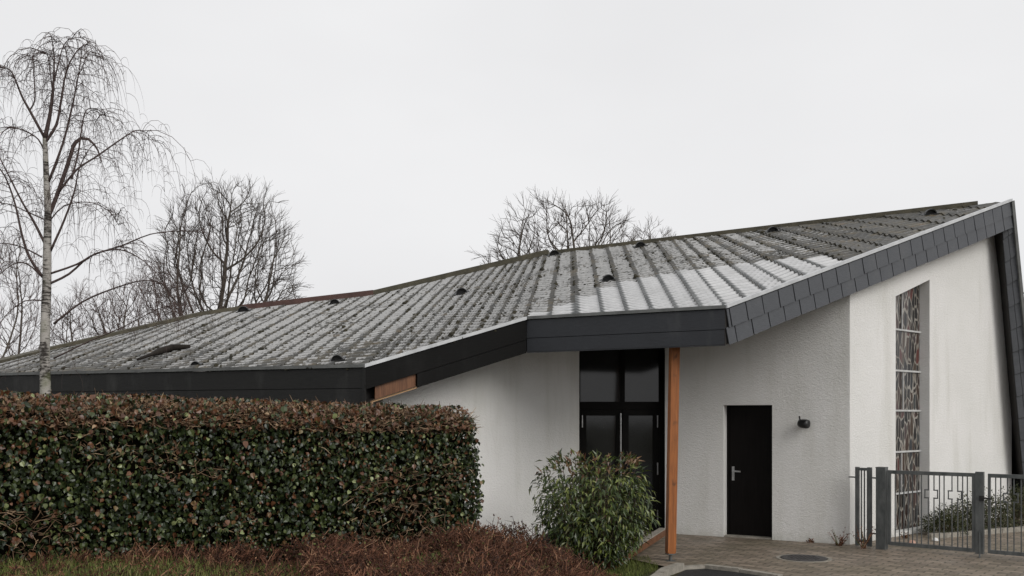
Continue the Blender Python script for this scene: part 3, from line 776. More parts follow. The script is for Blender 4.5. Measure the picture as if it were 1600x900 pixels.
m = MB(); upbar(m, g3 + .08, -.05, ZT + .03, .13, .13); # out of frame post keeps the leaf standing
pst2 = m.build('gate_post', M['galv']); tag(pst2, 'far right steel gate post just outside the picture edge', 'post')

# manhole
mh = P(1256, 650, 2850 / 222.5); mm = MB(); 
mm.tube([(mh.x, mh.y, -.02), (mh.x, mh.y, .012)], .30, 36)
for q in range(-4, 5):
    for t in range(-4, 5):
        if q*q + t*t < 15: mm.box((mh.x + q * .055, mh.y + t * .055, .014), V((.016, 0, 0)), V((0, .016, 0)), V((0, 0, .004)))
mho = mm.build('manhole_cover', M['iron']); tag(mho, 'round dark cast iron manhole cover set in the brick paving', 'manhole')
mm = MB()
for k in range(36):
    a0, a1 = 2*math.pi*k/36, 2*math.pi*(k+1)/36
    q = lambda r, a, z: V((mh.x + r*math.cos(a), mh.y + r*math.sin(a), z))
    mm.hexa([q(.315, a0, -.02), q(.36, a0, -.02), q(.36, a1, -.02), q(.315, a1, -.02)], [q(.315, a0, .006), q(.36, a0, .006), q(.36, a1, .006), q(.315, a1, .006)])
mm.build('rim', M['kerb'], mho)

# edging rail beside the bush
A1, B1_ = P(955, 884, 12.0), P(1036, 829, 14.6)
er = MB(); A1.z = .04; B1_.z = .14; er.bar(A1, B1_, .10, .10)
eo = er.build('edging_beam', M['rawwood']); tag(eo, 'low brown timber edging beam running from the leafy bush to the entrance doors', 'edging')
er = MB(); er.bar(A1 + V((0, 0, .053)), B1_ + V((0, 0, .053)), .11, .012); er.build('capping', M['kerb'], eo)

# ------------------------------------------------------------------ leaves helpers
def leaf_quad(m, c, dirv, nrm, ln, wd, t, fold=.25, droop=.2):
    """pointed leaf: six vertices folded along the midrib"""
    dv = dirv.normalized(); sd2 = dv.cross(nrm)
    if sd2.length < 1e-5: return
    sd2.normalize(); nr = sd2.cross(dv).normalized()
    m.cur = (t, R(), 0, 1)
    p0 = m.vert(c); p1 = m.vert(c + dv * ln * .5 - nr * ln * .05); p2 = m.vert(c + dv * ln - nr * ln * droop)
    if wd > ln * .6:
        a = m.vert(c + dv * ln * .12 + sd2 * wd * .42 + nr * wd * fold); b = m.vert(c + dv * ln * .12 - sd2 * wd * .42 + nr * wd * fold)
        e = m.vert(c + dv * ln * .55 + sd2 * wd * .46 + nr * wd * fold * .7); f = m.vert(c + dv * ln * .55 - sd2 * wd * .46 + nr * wd * fold * .7)
        m.f += [(p0, p1, e, a), (p1, p2, e), (p0, b, f, p1), (p1, f, p2)]
    else:
        a = m.vert(c + dv * ln * .42 + sd2 * wd * .5 + nr * wd * fold); b = m.vert(c + dv * ln * .42 - sd2 * wd * .5 + nr * wd * fold)
        m.f += [(p0, p1, a), (p1, p2, a), (p0, b, p1), (p1, b, p2)]
def rdir(): 
    while 1:
        v = V((U(-1, 1), U(-1, 1), U(-1, 1)))
        if .05 < v.length < 1: return v.normalized()

# ------------------------------------------------------------------ ivy hedge
EXT = 2.2
hA, hB = P(-140, 650, 6.9), P(742, 650, 9.75)
hd_ = V((hB.x - hA.x, hB.y - hA.y, 0)); HL = hd_.length; hd_.normalize(); hA = hA - hd_ * EXT; HL += EXT; hn = V((hd_.y, -hd_.x, 0))
if hn.y > 0: hn = -hn
def h_top(s): 
    t = (s - EXT) / (HL - EXT); return 2.02 + (1.915 - 2.02) * t + .03 * noise.noise(V((s * 1.4, 0, 3)))
def h_pt(s, q, inset=0):
    """q in 0..1 runs up the front face, over the bevelled top edge and back over the top"""
    b = V((hA.x, hA.y, 0)) + hd_ * s; zt_ = h_top(s); z0 = gz(b.x, b.y) + .0; H = zt_ - z0; D = .75
    if q < .68: t = q / .68; z = z0 + (H - .14) * t; o = .0 - .05 * t + .05 * math.sin(t * 3.1); nr = (hn + V((0, 0, .1))).normalized()
    elif q < .82: t = (q - .68) / .14; z = z0 + H - .14 + .14 * math.sin(t * 1.57); o = -.05 - .22 * (1 - math.cos(t * 1.57)); nr = (hn * math.cos(t * 1.57) + V((0, 0, 1)) * math.sin(t * 1.57)).normalized()
    else: t = (q - .82) / .18; z = zt_; o = -.27 - (D - .27) * t; nr = V((0, 0, 1))
    bulge = .07 * noise.noise(V((s * 1.1, z * 1.6, 1))) + .035 * noise.noise(V((s * 4, z * 4, 7)))
    # rounded right-hand end
    en_ = HL - s
    shrink = 0
    return V((b.x, b.y, z)) + hn * (o - inset + bulge), nr
hed = empty('hedge', (hB.x - 2, hB.y, gz(hB.x - 2, hB.y)), 'long clipped ivy covered hedge with a brown twiggy top in front of the church', 'hedge')
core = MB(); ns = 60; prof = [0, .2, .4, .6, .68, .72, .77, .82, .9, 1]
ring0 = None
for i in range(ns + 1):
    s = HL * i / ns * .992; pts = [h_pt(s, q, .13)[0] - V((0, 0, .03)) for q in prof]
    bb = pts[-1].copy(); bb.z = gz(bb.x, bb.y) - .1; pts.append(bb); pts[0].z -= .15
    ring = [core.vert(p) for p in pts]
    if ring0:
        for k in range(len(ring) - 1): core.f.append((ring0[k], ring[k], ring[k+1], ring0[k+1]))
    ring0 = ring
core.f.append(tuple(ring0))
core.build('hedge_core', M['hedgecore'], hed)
iv = MB(); tw = MB()
def end_pt():                 # right end face, rounded
    q = R() ** .8 * .80; p, nr = h_pt(HL, min(q, .75)); dep = R()
    a = dep * 1.0
    p = p - hn * dep * .6 + hd_ * (.06 * math.sin(dep * 3) + .05 * noise.noise(V((p.z * 3, dep * 3, 5))) + .02); 
    return p, (hd_ * .85 + hn * (.5 - dep)).normalized()
NIV = 33000
for i in range(NIV):
    if i < NIV * .93:
        s = R() * (HL + .03); q = R() * .96
        if q > .70 and R() < (.30 if q < .8 else .12): continue
        p, nr = h_pt(s, q)
    else: p, nr = end_pt(); q = .4; s = HL
    pn = noise.noise(V((s * .9, q * 4, 11)))
    if pn > .12 and R() < min(.5, (pn - .05) * 2): continue
    dd = (V((0, 0, -1)) * .8 + rdir() * .8).normalized(); nn = (nr * .7 + rdir() * .75 + V((0, 0, .35))).normalized()
    t = R() ** 1.35 * .80
    if R() < .13: t = U(.87, .97)
    if R() < .035: t = 1.0
    if q > .66: t = t if R() < .5 else U(.86, .96)
    sz = U(.022, .050) * (1 if R() < .9 else 1.35)
    leaf_quad(iv, p + nr * (U(-.10, .05) if q < .68 else U(-.02, .10)), dd, nn, sz, sz * U(.75, 1.0), t, .12, .2)
iv.build('ivy_leaves', M['ivy'], hed, col=True)
for i in range(9000):
    s = R() * (HL + .03); q = U(.66, .98) if R() < .66 else U(.05, .66)
    p, nr = h_pt(s, q)
    dens = noise.noise(V((s * .9, q * 4, 11)))
    if q < .66 and dens < .06: continue
    a = (nr * .32 + hd_ * U(-1.2, 1.2) + hn * U(-.3, .5) + V((0, 0, U(-.45, .25)))).normalized(); ln = U(.04, .14)
    tw.cur = (R() ** 1.4, 0, 0, 1)
    a = (a + V((0, 0, U(-1, 1)))).normalized() if q < .66 else a
    p2 = p + a * ln * .5 + rdir() * .02; p3 = p + a * ln + rdir() * .03
    tw.tube([p - nr * .03, p2, p3], [.004, .0032, .0015], 3, False)
for i in range(2000):          # dry leaves among the clipped twigs
    s = R() * (HL + .03); p, nr = h_pt(s, U(.66, 1.0)); sz = U(.02, .05)
    leaf_quad(tw, p + nr * U(0, .06), (rdir() + nr * .5), rdir(), sz, sz * .7, U(.2, 1), .2, .3)
tw.build('clipped_twigs', M['hedgetwig'], hed, col=True)

# ------------------------------------------------------------------ red-brown ground cover and grass on the bank
gc = MB(); gr = MB()
def in_bank(x, y):
    b = V((hA.x, hA.y)) ; rel = V((x - hA.x, y - hA.y, 0)); off = rel.dot(hn)
    return off
cnt = 0
for i in range(34000):
    y = U(5.6, 11.0); x = U(-7.2, 1.25)
    px = 800 + F * x / y
    if px < -420 or px > 990: continue
    off = in_bank(x, y); sx_ = V((x - hA.x, y - hA.y, 0)).dot(hd_)
    if off < .02 and sx_ < HL + .1: continue
    z = gz(x, y); py = 650 - F * (z + .1 - EYE) / y
    if py > 925: continue
    if y > 10.6: continue
    patch = noise.noise(V((x * .8, y * 1.2, 21))) 
    leftness = sst(430, 180, px); dist_h = off
    isgrass = (px < 330 and off > .12 + .3 * patch) or (px < 480 and off > .5 + .5 * patch) or (patch > .32 and off > .55 and px < 760) 
    if isgrass:
        for _ in range(3):
            hgt = U(.04, .11); a = U(0, 6.28); wv = V((math.cos(a), math.sin(a), 0)); lean_ = V((U(-.5, .5), U(-.5, .5), 1)).normalized()
            gr.cur = (R(), 0, 0, 1); q = V((x + U(-.05, .05), y + U(-.05, .05), z - .005))
            gr.face([q - wv * .004, q + wv * .004, q + lean_ * hgt])
        if R() < .8: continue
    moundh = (.07 + .20 * max(0, noise.noise(V((x * 1.5, y * 1.9, 2))) + .35) + .07 * noise.noise(V((x * 5, y * 5, 9)))) * sst(1.25, .7, x + 0 * y) * (1 if not isgrass else .3)
    moundh = max(.03, moundh * sst(120, 420, px))
    base = V((x, y, z)); n_st = 2
    for _ in range(n_st):
        a = V((U(-1, 1), U(-1, 1), U(.2, 1.1))).normalized(); ln = U(.06, .17)
        st_ = base + V((U(-.06, .06), U(-.06, .06), moundh * R() * .95))
        t0 = min(.8, R() ** 1.3 * .8 * (1 + .9 * noise.noise(V((x * 2.2, y * 2.6, 31)))))
        if noise.noise(V((x * 1.7, y * 2.2, 41))) > .34 and R() < .6: t0 = U(.86, 1)
        gc.cur = (t0, 0, 0, 1)
        e1_ = st_ + a * ln * .5; e2_ = st_ + a * ln + V((U(-.02, .02), U(-.02, .02), -.01))
        gc.tube([st_, e1_, e2_], [.0035, .0028, .001], 3, False)
        for k in range(3):
            sz = U(.014, .034); c = st_.lerp(e2_, R())
            leaf_quad(gc, c, rdir() + V((0, 0, .3)), rdir() + V((0, 0, .6)), sz, sz * .6, (t0 * U(.6, 1.1) if t0 < .8 or t0 > .9 else R() * .8) if R() < .93 else U(.8, 1), .2, .2)
for i in range(420):
    y = U(7.4, 10.2); x = U(-3.6, 1.0); px = 800 + F * x / y
    if in_bank(x, y) < .05 and x < hB.x: continue
    z = gz(x, y); a = V((U(-.5, .5), U(-.4, .4), 1)).normalized(); l_ = U(.12, .24); gc.cur = (U(.35, .84), 0, 0, 1); b_ = V((x, y, z))
    gc.tube([b_, b_ + a * l_ * .6, b_ + (a + rdir() * .3).normalized() * l_], [.003, .0025, .0015], 3, False)
    for k in range(4): leaf_quad(gc, b_ + a * l_ * U(.4, 1), rdir(), rdir(), .02, .012, U(.2, .84), .2, .2)
# green grass on the verge near the kerb and under the bush
for i in range(9000):
    y = U(10.4, 13.0); x = U(.5, 2.0)
    if x > 1.35 + .3 * (12.1 - y) * 0 + .5 * sst(11, 12.2, y): continue
    hgt = U(.03, .09); a = U(0, 6.28); wv = V((math.cos(a), math.sin(a), 0)); lean_ = V((U(-.6, .6), U(-.6, .6), 1)).normalized()
    gr.cur = (R() * .8, 0, 0, 1); q = V((x, y, gz(x, y) - .004)); gr.face([q - wv * .004, q + wv * .004, q + lean_ * hgt])
tag(gc.build('ground_cover', M['cover'], col=True), 'red brown low twiggy ground cover on the bank below the hedge', 'ground cover', kind='stuff')
tag(gr.build('grass', M['grass'], col=True), 'patches of short winter grass on the bank and by the kerb', 'grass', kind='stuff')

# ------------------------------------------------------------------ laurel bush
bc = P(928, 650, 12.15); bz = gz(bc.x, bc.y)
bush = empty('laurel_bush', (bc.x, bc.y, bz), 'round leafy laurel bush with reddish tips in front of the glazed entrance', 'bush')
lv = MB(); st = MB()
def bush_r(th, z):            # radius of the outline by height
    t = z / 1.42
    r = .74 * (max(0.02, 1 - abs(2 * t - 1.12) ** 2.6 / 1.25)) ** .5
    return r * (1 + .16 * noise.noise(V((math.cos(th) * 1.3, math.sin(th) * 1.3, z * 2.2))) + .08 * noise.noise(V((math.cos(th) * 4, math.sin(th) * 4, z * 5))))
for k in range(150):
    th = U(0, 6.28); t = R() ** .5; z1 = U(.55, 1.40); r1 = bush_r(th, z1) * t * .98
    b0 = V((bc.x + math.cos(th) * .16 * R(), bc.y + math.sin(th) * .16 * R(), bz - .02)); b2 = V((bc.x + math.cos(th) * r1, bc.y + math.sin(th) * r1, bz + z1))
    b1 = b0.lerp(b2, .5) + V((math.cos(th) * .06, math.sin(th) * .06, -.04))
    st.tube([b0, b0.lerp(b1, .6) + rdir() * .02, b1, b2], [.011, .009, .007, .003], 5, False)
    # leaves along the shoot
    for q in range(30):
        f_ = U(.25, 1.05); p = b1.lerp(b2, (f_ - .4) / .6) if f_ > .4 else b0.lerp(b1, f_ / .4)
        p = p + rdir() * .03
        out = V((p.x - bc.x, p.y - bc.y, .1)); out.normalize()
        dd = (out * .6 + rdir() * .7 + V((0, 0, -.55 if z1 < 1.1 else .05))).normalized(); ln = U(.06, .125)
        hi = (p.z - bz) / 1.42
        tt = R() * .85 if R() < .93 else U(.86, .9)
        if hi > .82 and R() < .30: tt = U(.90, 1.0)
        leaf_quad(lv, p, dd, (V((0, 0, 1)) + rdir() * .6 + out * .3), ln, ln * U(.26, .36), tt, .22, U(.1, .4))
for k in range(1900):
    th = U(0, 6.28); z = U(.08, 1.42); r = bush_r(th, z) * U(.78, 1.03); p = V((bc.x + math.cos(th) * r, bc.y + math.sin(th) * r, bz + z))
    out = V((math.cos(th), math.sin(th), .1)); ln = U(.065, .125); hi = z / 1.42
    tt = R() * .85
    if hi > .85 and R() < .35: tt = U(.90, 1)
    leaf_quad(lv, p, out * .6 + rdir() * .6 + V((0, 0, -.6 if hi < .85 else .7)), V((0, 0, 1)) + rdir() * .5 + out * .4, ln, ln * U(.26, .36), tt, .22, U(.1, .4))
lv.build('leaves', M['laurel'], bush, col=True); st.build('stems', M['stem'], bush, True)

# black bag by the wall
bg_ = P(850, 840, 12.4); bb = MB()
rng = []
for i in range(7):
    ph = math.pi * i / 6
    rng.append([bb.vert(V((bg_.x, bg_.y, gz(bg_.x, bg_.y) + .30)) + V((math.cos(a) * math.sin(ph) * .17, math.sin(a) * math.sin(ph) * .14, -math.cos(ph) * .11 )) * (1 + .25 * noise.noise(V((a * 2, ph * 3, 1)))) + V((.09 * (1 - math.cos(ph)), 0, .03 * (1 - math.cos(ph))))) for a in [k * math.pi / 5 for k in range(10)]])
for a, b in zip(rng, rng[1:]):
    for k in range(10): bb.f.append((a[k], a[(k+1) % 10], b[(k+1) % 10], b[k]))
tag(bb.build('rubbish_bag', M['bag'], None, True), 'small black crumpled bag lying left of the leafy bush at the white wall', 'bag')

# weeds at the wall corner, stones, scrap
def weed(c, n_, h_, label):
    m = MB(); 
    for k in range(n_):
        a = U(0, 6.28); tilt = V((math.cos(a) * U(.2, .8), math.sin(a) * U(.2, .8), 1)).normalized(); L_ = h_ * U(.4, 1)
        m.cur = (R(), 0, 0, 1); p = c + V((U(-.035, .035), U(-.02, .02), -.02)); m.tube([p, p + tilt * L_ * .6, p + tilt * L_ + V((0, 0, -.02))], [.004, .003, .001], 3, False)
        for q in range(5): leaf_quad(m, p + tilt * L_ * R(), rdir(), rdir(), .03, .018, R() * .8, .2, .2)
    tag(m.build('weed', M['cover'], col=True), label, 'weed')
weed(P(1312, 852, 14.05), 24, .34, 'scrubby brown weed tuft at the foot of the white wall corner')
weed(P(1350, 854, 13.75), 20, .40, 'thin straggly weed growing through the narrow bar panel')
weed(P(1266, 847, 14.42), 12, .08, 'tiny green weed at the wall foot between door and corner')
weed(P(1414, 842, 14.9), 22, .16, 'low weeds at the foot of the stained glass window')
def stone(name, c, r, mat, label, cat):
    m = MB(); lump(m, c, V((0, 0, 1)), r); tag(m.build(name, mat, None, True), label, cat)
stone('stone', P(1425, 848, 14.35), .055, M['pink'], 'small pinkish stone on the ground behind the gate', 'stone')
stone('paper_scrap', P(1461, 844, 14.6), .05, M['white'], 'small white scrap lying behind the gate near the window', 'litter')

# low shrubs along the foot of the gable wall, each its own plant
for k, (px, yy, h_, r_) in enumerate(((1476, 15.35, .40, .30), (1510, 15.75, .50, .34), (1546, 16.05, .56, .36), (1584, 16.3, .62, .38), (1622, 16.5, .62, .38))):
    c = P(px, 650, yy); c.z = 0; m = MB()
    lab = ('smallest rounded green shrub, left end of the low row behind the gate', 'low green shrub second from the left behind the gate', 'middle low green shrub in front of the gate meeting stile gable', 'tall low-row shrub below the dark leaning gable edge', 'last shrub of the low row at the right picture edge')[k]
    if k == 2: lab = 'bushy green shrub third from the left in the low row behind the gate'
    o = empty('low_shrub', c, lab, 'shrub', 'low shrubs along the gable wall')
    for i in range(2200):
        dv = rdir(); dv.z = abs(dv.z); rr = U(.5, 1.1) * (1 + .25 * noise.noise(dv * 2 + V((k, 0, 0))))
        p = c + V((dv.x * r_ * rr * 1.15, dv.y * r_ * rr, dv.z * h_ * rr + .03))
        sz = U(.025, .05); leaf_quad(m, p, dv + rdir() * .8, rdir() + V((0, 0, .6)), sz, sz * .5, R(), .2, .2)
    m.build('leaves', M['shrub'], o, col=True)
    m = MB()
    for i in range(14):
        dv = rdir(); dv.z = abs(dv.z) + .3; m.tube([c + V((dv.x * .05, dv.y * .05, -.02)), c + V((dv.x * r_ * .5, dv.y * r_ * .5, h_ * .5)), c + V((dv.x * r_ * .8, dv.y * r_ * .8, dv.z * h_ * .7))], [.008, .006, .003], 4, False)
    m.build('stems', M['stem'], o)
bedk = MB()
kerb_run(bedk, [tuple(P(1452, 650, 14.85).xy), tuple(P(1625, 650, 16.05).xy)], .08, .08)
tag(bedk.build('bed_edging', M['kerb']), 'pale concrete edging in front of the low shrubs behind the gate', 'edging')

# ------------------------------------------------------------------ bare trees
def colonise(root, fork, centre, rad, n_attr, seg, kill, seed, shell=.5, tips=2, tiplen=.5, rtip=.009, stems=1):
    """grow a bare crown towards points scattered in an ellipsoid (space colonisation)"""
    rng = np.random.default_rng(seed); random.seed(seed)
    d = rng.normal(size=(n_attr, 3)); d /= np.linalg.norm(d, axis=1)[:, None]
    rr = rng.random(n_attr) ** (1 / 3) * (1 - shell) + shell * rng.random(n_attr) ** .25
    lump_ = np.array([1 + .22 * noise.noise(V(tuple(q * 1.6)) + V((seed, 0, 0))) for q in d])
    at = np.array(centre) + d * (rr * lump_)[:, None] * np.array(rad)
    nodes = [np.array(root)]; par = [-1]
    for s_ in range(stems):
        off = np.array([0, 0, 0]) if stems == 1 else rng.normal(size=3) * np.array([.45, .4, 0])
        p = 0; nst = max(2, int(fork / seg))
        for i in range(nst):
            nodes.append(np.array(root) + off * ((i + 1) / nst) * 1.2 + np.array([rng.normal() * .03, rng.normal() * .03, fork * (i + 1) / nst])); par.append(p); p = len(nodes) - 1
    N = np.array(nodes); D2 = ((at[:, None, :] - N[None]) ** 2).sum(2); near = D2.argmin(1); best = D2.min(1)
    cen = np.array(centre)
    for it in range(140):
        if len(at) == 0: break
        vec = at - N[near]; vec /= np.linalg.norm(vec, axis=1)[:, None] + 1e-9
        new = []; np_ = []
        for k in np.unique(near):
            m_ = vec[near == k].mean(0); pk = par[k]
            if pk >= 0: m_ = m_ + .7 * (N[k] - N[pk]) / seg
            m_ = m_ + rng.normal(size=3) * .08 + np.array([0, 0, .14])
            m_ /= np.linalg.norm(m_) + 1e-9; c_ = N[k] + m_ * seg
            if ((N - c_) ** 2).sum(1).min() < (.55 * seg) ** 2: continue
            new.append(c_); np_.append(k)
        if not new: break
        b0 = len(N); N = np.vstack([N, new]); par += list(np_)
        dn_ = ((at[:, None, :] - np.array(new)[None]) ** 2).sum(2); j = dn_.argmin(1); v = dn_[np.arange(len(at)), j]
        up_ = v < best; near = np.where(up_, j + b0, near); best = np.where(up_, v, best)
        keep = best > kill * kill; at, near, best = at[keep], near[keep], best[keep]
    ch = [[] for _ in N]
    for i, p in enumerate(par):
        if p >= 0: ch[p].append(i)
    r = np.full(len(N), rtip)
    for i in range(len(N) - 1, -1, -1):
        if ch[i]: r[i] = sum(r[c] ** 2.2 for c in ch[i]) ** (1 / 2.2)
    return N, par, ch, r
def bare_tree(px, Y, label, seed, fork, czx, cz, rad, n_attr, seg=.32, kill=.42, shell=.5, tips=3, tiplen=.5, rtip=.0095, stems=1, mat='twig', thr=.028):
    b = P(px, 650, Y); b.z = -.05; o = empty('bare_tree', b, label, 'tree', 'bare trees behind the church')
    c = P(czx, 650, Y)
    N, par, ch, r = colonise((b.x, b.y, b.z), fork, (c.x, c.y, cz), rad, n_attr, seg, kill, seed, shell, stems=stems, rtip=rtip)
    tr, br, tw_ = MB(), MB(), MB(); st_ = [(0, None)]
    while st_:
        i, p = st_.pop(); chain = [] if p is None else [p]; first = i
        while 1:
            chain.append(i)
            if not ch[i]: break
            k = max(ch[i], key=lambda q: r[q])
            for q in ch[i]:
                if q != k: st_.append((q, i))
            i = k
        pts = [V(tuple(N[q])) for q in chain]; rr = [float(r[q]) for q in chain]
        if p is not None: rr[0] = min(rr[0], rr[1] * 1.15)
        if p is None: tr.tube(pts, rr, 8, False)
        elif rr[0] > thr: br.tube(pts, rr, 6, False)
        else: tw_.tube(pts, rr, 3, False)
        for q in range(1, len(pts)):
            if rr[q] < rtip * 2.6:
                out = V((pts[q].x - c.x, (pts[q].y - c.y), (pts[q].z - cz) * .8 + .8)); out.normalize()
                for _ in range(tips + 1 if q == len(pts) - 1 else 1):
                    d_ = (pts[q] - pts[q-1]).normalized(); e = (d_ * .6 + out * .7 + rdir() * .62).normalized(); l_ = tiplen * U(.45, 1.15)
                    p1 = pts[q] + e * l_ * .5; p2 = pts[q] + (e + rdir() * .2).normalized() * l_
                    tw_.tube([pts[q], p1, p2], [rtip * .7, rtip * .55, rtip * .3], 3, False)
                    if R() < .8: tw_.tube([p1, p1 + (e + rdir() * .7).normalized() * l_ * .5], [rtip * .5, rtip * .28], 3, False)
    tr.build('trunk', M['bark'], o, True); br.build('branches', M['bark'], o, True); tw_.build('twigs', M[mat], o, True)
    return o
bare_tree(328, 33, 'large bare round crowned tree behind the low left part of the roof', 3, 3.4, 352, 6.5, (2.75, 2.3, 3.4), 4200, .20, .25, .45, 3, .55, .0095, thr=.022)
bare_tree(888, 36, 'bare spreading tree whose crown shows above the middle of the roof', 12, 4.2, 886, 7.0, (3.6, 2.4, 3.0), 2600, .24, .30, .5, 3, .6, .011, thr=.024)
bare_tree(1016, 46, 'smaller pale bare tree just right of the spreading tree above the roof', 21, 7.2, 1018, 9.6, (1.35, 1.2, 1.5), 500, .24, .28, .5, 3, .5, .010)
bare_tree(232, 30, 'low dense bare thicket tree between the birch and the round crowned tree', 31, 1.6, 236, 4.3, (1.5, 1.3, 2.1), 2200, .18, .22, .3, 3, .5, .0075, 3, 'reedtwig', .018)
bare_tree(140, 31, 'low bare multi stemmed tree right behind the birch trunk', 41, 1.4, 140, 4.0, (1.4, 1.3, 2.1), 2000, .18, .22, .3, 3, .5, .0075, 3, 'reedtwig', .018)
bare_tree(18, 29, 'thin upright bare tree at the left picture edge behind the birch', 51, 1.5, 18, 4.5, (1.25, 1.2, 2.9), 1600, .20, .25, .3, 3, .6, .0075, 3, 'reedtwig', .018)

# green tree behind the gable edge
random.seed(61)
cb = P(1628, 650, 27); cb.z = 0
ot = empty('evergreen_tree', cb, 'dark green leafy tree showing at the right picture edge behind the leaning gable edge', 'tree')
m = MB(); m.tube([cb, cb + V((.05, 0, 2.5)), cb + V((0, 0, 5.2))], [.16, .11, .03], 8); 
lf = MB()
for i in range(70):
    z = U(1.0, 5.6); th = U(0, 6.28); rr = (1.25 - .10 * z) * U(.6, 1.15); e = cb + V((math.cos(th) * rr, math.sin(th) * rr, z)); s_ = cb + V((0, 0, z - .4))
    m.tube([s_, s_.lerp(e, .6) + V((0, 0, .1)), e], [.03, .018, .006], 4, False)
    for q in range(90):
        c = s_.lerp(e, U(.3, 1.05)) + rdir() * U(0, .24); sz = U(.06, .12); leaf_quad(lf, c, rdir(), rdir(), sz, sz * .5, R(), .2, .2)
m.build('trunk', M['bark'], ot, True); lf.build('crown', M['conif'], ot, col=True)

# ------------------------------------------------------------------ weeping birch (traced structure, own depth)
random.seed(77)
BY = 12.3; bb0 = P(72, 650, BY); bb0.z = gz(bb0.x, bb0.y) - .05
bir = empty('birch_tree', bb0, 'tall white barked weeping birch with hanging bare twigs at the left, rising behind the hedge', 'tree')
tr, br, tw_ = MB(), MB(), MB()
def poly(pts, r0, r1, tgt, n_, yspread=0.0, y0=0.0):
    q = []; m_ = len(pts); dr = U(-1, 1) * yspread
    ctl = [P(x, y, BY + y0 + dr * (i / (m_ - 1)) ** 1.2) for i, (x, y) in enumerate(pts)]
    for i in range(m_ - 1):
        a = ctl[max(0, i-1)]; b = ctl[i]; c = ctl[i+1]; d_ = ctl[min(m_-1, i+2)]
        for t in (0, .33, .66): q.append(.5 * ((2*b) + (c - a)*t + (2*a - 5*b + 4*c - d_)*t*t + (3*b - a - 3*c + d_)*t**3))
    q.append(ctl[-1]); rad = [r0 + (r1 - r0) * i / (len(q) - 1) for i in range(len(q))]
    tgt.tube(q, rad, n_, True); return q, rad
trunk, _ = poly([(72, 905), (71, 700), (71, 612), (70, 540), (73, 450), (74, 380), (75, 330), (73, 290), (71, 240), (70, 215)], .078, .026, tr, 10)
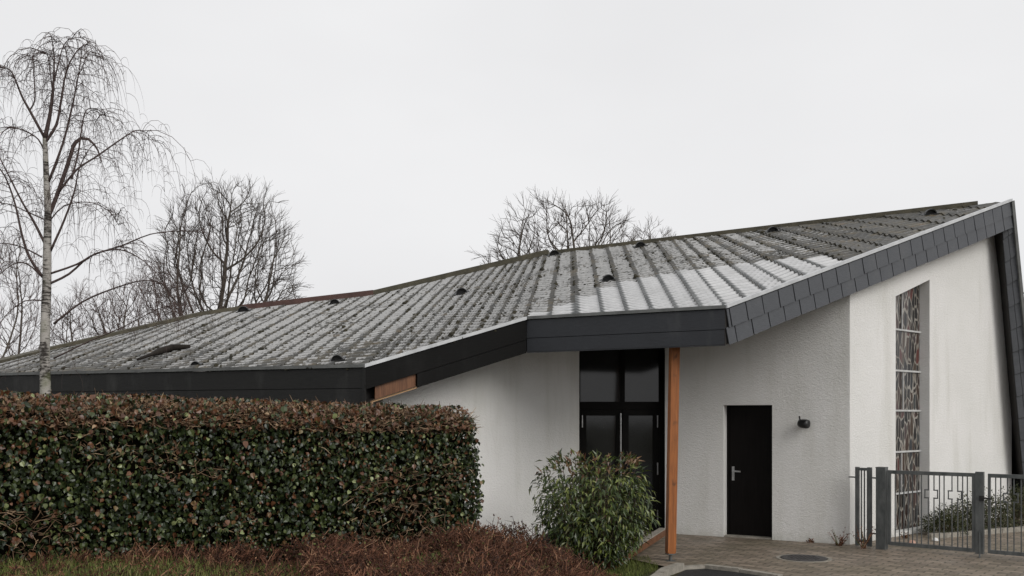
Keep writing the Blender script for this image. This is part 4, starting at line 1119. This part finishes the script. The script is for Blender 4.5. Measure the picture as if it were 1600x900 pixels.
limbs = [
 ([(70, 216), (77, 185), (82, 150), (84, 120), (85, 88)], .044, .010, 0), ([(71, 222), (88, 195), (95, 160), (104, 110), (120, 80), (132, 70)], .03, .006, .3),
 ([(76, 284), (98, 225), (112, 170), (122, 120), (127, 86)], .026, .007, .4), ([(69, 214), (46, 172), (34, 150), (22, 120), (12, 107), (-6, 106)], .028, .006, .4),
 ([(46, 173), (54, 158), (54, 135), (52, 105), (52, 88), (62, 80)], .016, .005, .3), ([(76, 338), (88, 308), (104, 262), (114, 231)], .04, .033, .2),
 ([(92, 300), (120, 265), (150, 245), (190, 217), (212, 204), (228, 207), (240, 220)], .022, .004, .5), ([(112, 280), (122, 240), (128, 200), (134, 173), (150, 170), (166, 182)], .018, .004, .4),
 ([(71, 240), (60, 218), (42, 206), (20, 199), (0, 200), (-20, 210)], .018, .005, .5), ([(66, 432), (46, 402), (34, 366), (24, 320), (8, 276), (-12, 250)], .03, .008, .5),
 ([(71, 382), (52, 345), (36, 318), (14, 275), (-6, 235)], .028, .008, .4), ([(78, 443), (108, 428), (142, 400), (190, 384), (235, 366), (280, 361), (315, 363)], .026, .004, .4),
 ([(77, 428), (120, 413), (150, 396), (186, 390), (216, 402), (244, 426), (266, 458)], .022, .004, .5), ([(84, 506), (128, 472), (180, 450), (226, 438), (262, 446), (290, 455)], .022, .004, .5),
 ([(67, 434), (42, 412), (18, 414), (-8, 436)], .018, .006, .4), ([(66, 402), (34, 386), (4, 380), (-20, 384)], .016, .005, .4),
 ([(79, 392), (100, 345), (116, 300), (124, 262), (140, 232)], .024, .006, .4), ([(84, 560), (140, 533), (190, 512), (240, 486), (262, 478)], .016, .004, .25),
 ([(84, 130), (92, 96), (100, 70), (112, 60), (130, 58)], .014, .004, .3), ([(83, 150), (78, 110), (74, 86), (62, 82), (50, 92)], .012, .004, .3),
 ([(105, 108), (104, 84), (96, 66), (88, 66)], .010, .003, .2), ([(74, 350), (100, 322), (140, 316), (170, 330), (185, 352)], .014, .004, .5),
 ([(122, 120), (134, 92), (142, 80), (150, 90)], .008, .003, .3), ([(70, 470), (40, 470), (14, 488), (-10, 520)], .014, .004, .4), ([(74, 345), (40, 330), (10, 318), (-16, 330)], .014, .004, .4),
]
def hang(p, dirx, ln, r):
    """a thin twig that arches out and then hangs"""
    d_ = V((dirx.x, dirx.y, abs(dirx.z) * .5 + .25)).normalized(); pts = [p]; n_ = 7
    for i in range(n_):
        d_ = (d_ + V((0, 0, -.42 - .1 * i)) + rdir() * .14).normalized(); pts.append(pts[-1] + d_ * ln / n_)
    tw_.tube(pts, [r * (1 - .8 * i / n_) for i in range(n_ + 1)], 3, False)
    return pts
for pts, r0, r1, ys_ in limbs:
    q, rad = poly(pts, r0 * .66, r1 * .7, br, 6, ys_)
    L_ = sum((b - a).length for a, b in zip(q, q[1:])); start = 0.3
    low_ = max(0, min(1, (pts[-1][1] - 330) / 120))
    for k in range(int(L_ * (13 - 5 * low_)) + 5):
        i = int(len(q) * U(start, 1)); i = min(len(q) - 2, i); p = q[i].lerp(q[i+1], R()); e = (q[i+1] - q[i]).normalized()
        sd3 = (e * .6 + rdir() * .9).normalized()
        ln = U(.35, 1.1) * (1.4 if R() < .3 else .85) * (1 - .35 * low_)
        h = hang(p, sd3, ln, U(.003, .0055))
        for z in range(random.randint(2, 5)):
            j = random.randint(1, 6); h2 = hang(h[j], rdir(), ln * U(.25, .6), .0028)
            if R() < .5:
                j = random.randint(2, 6); hang(h2[j], rdir(), ln * .22, .0024)
    hang(q[-1], (q[-1] - q[-2]).normalized(), .6, r1)
for k in range(26):            # catkins and old leaf clusters
    pass
tr.build('trunk', M['birch'], bir, True); br.build('branches', M['birchtwig'], bir, True); tw_.build('twigs', M['birchtwig'], bir, True)
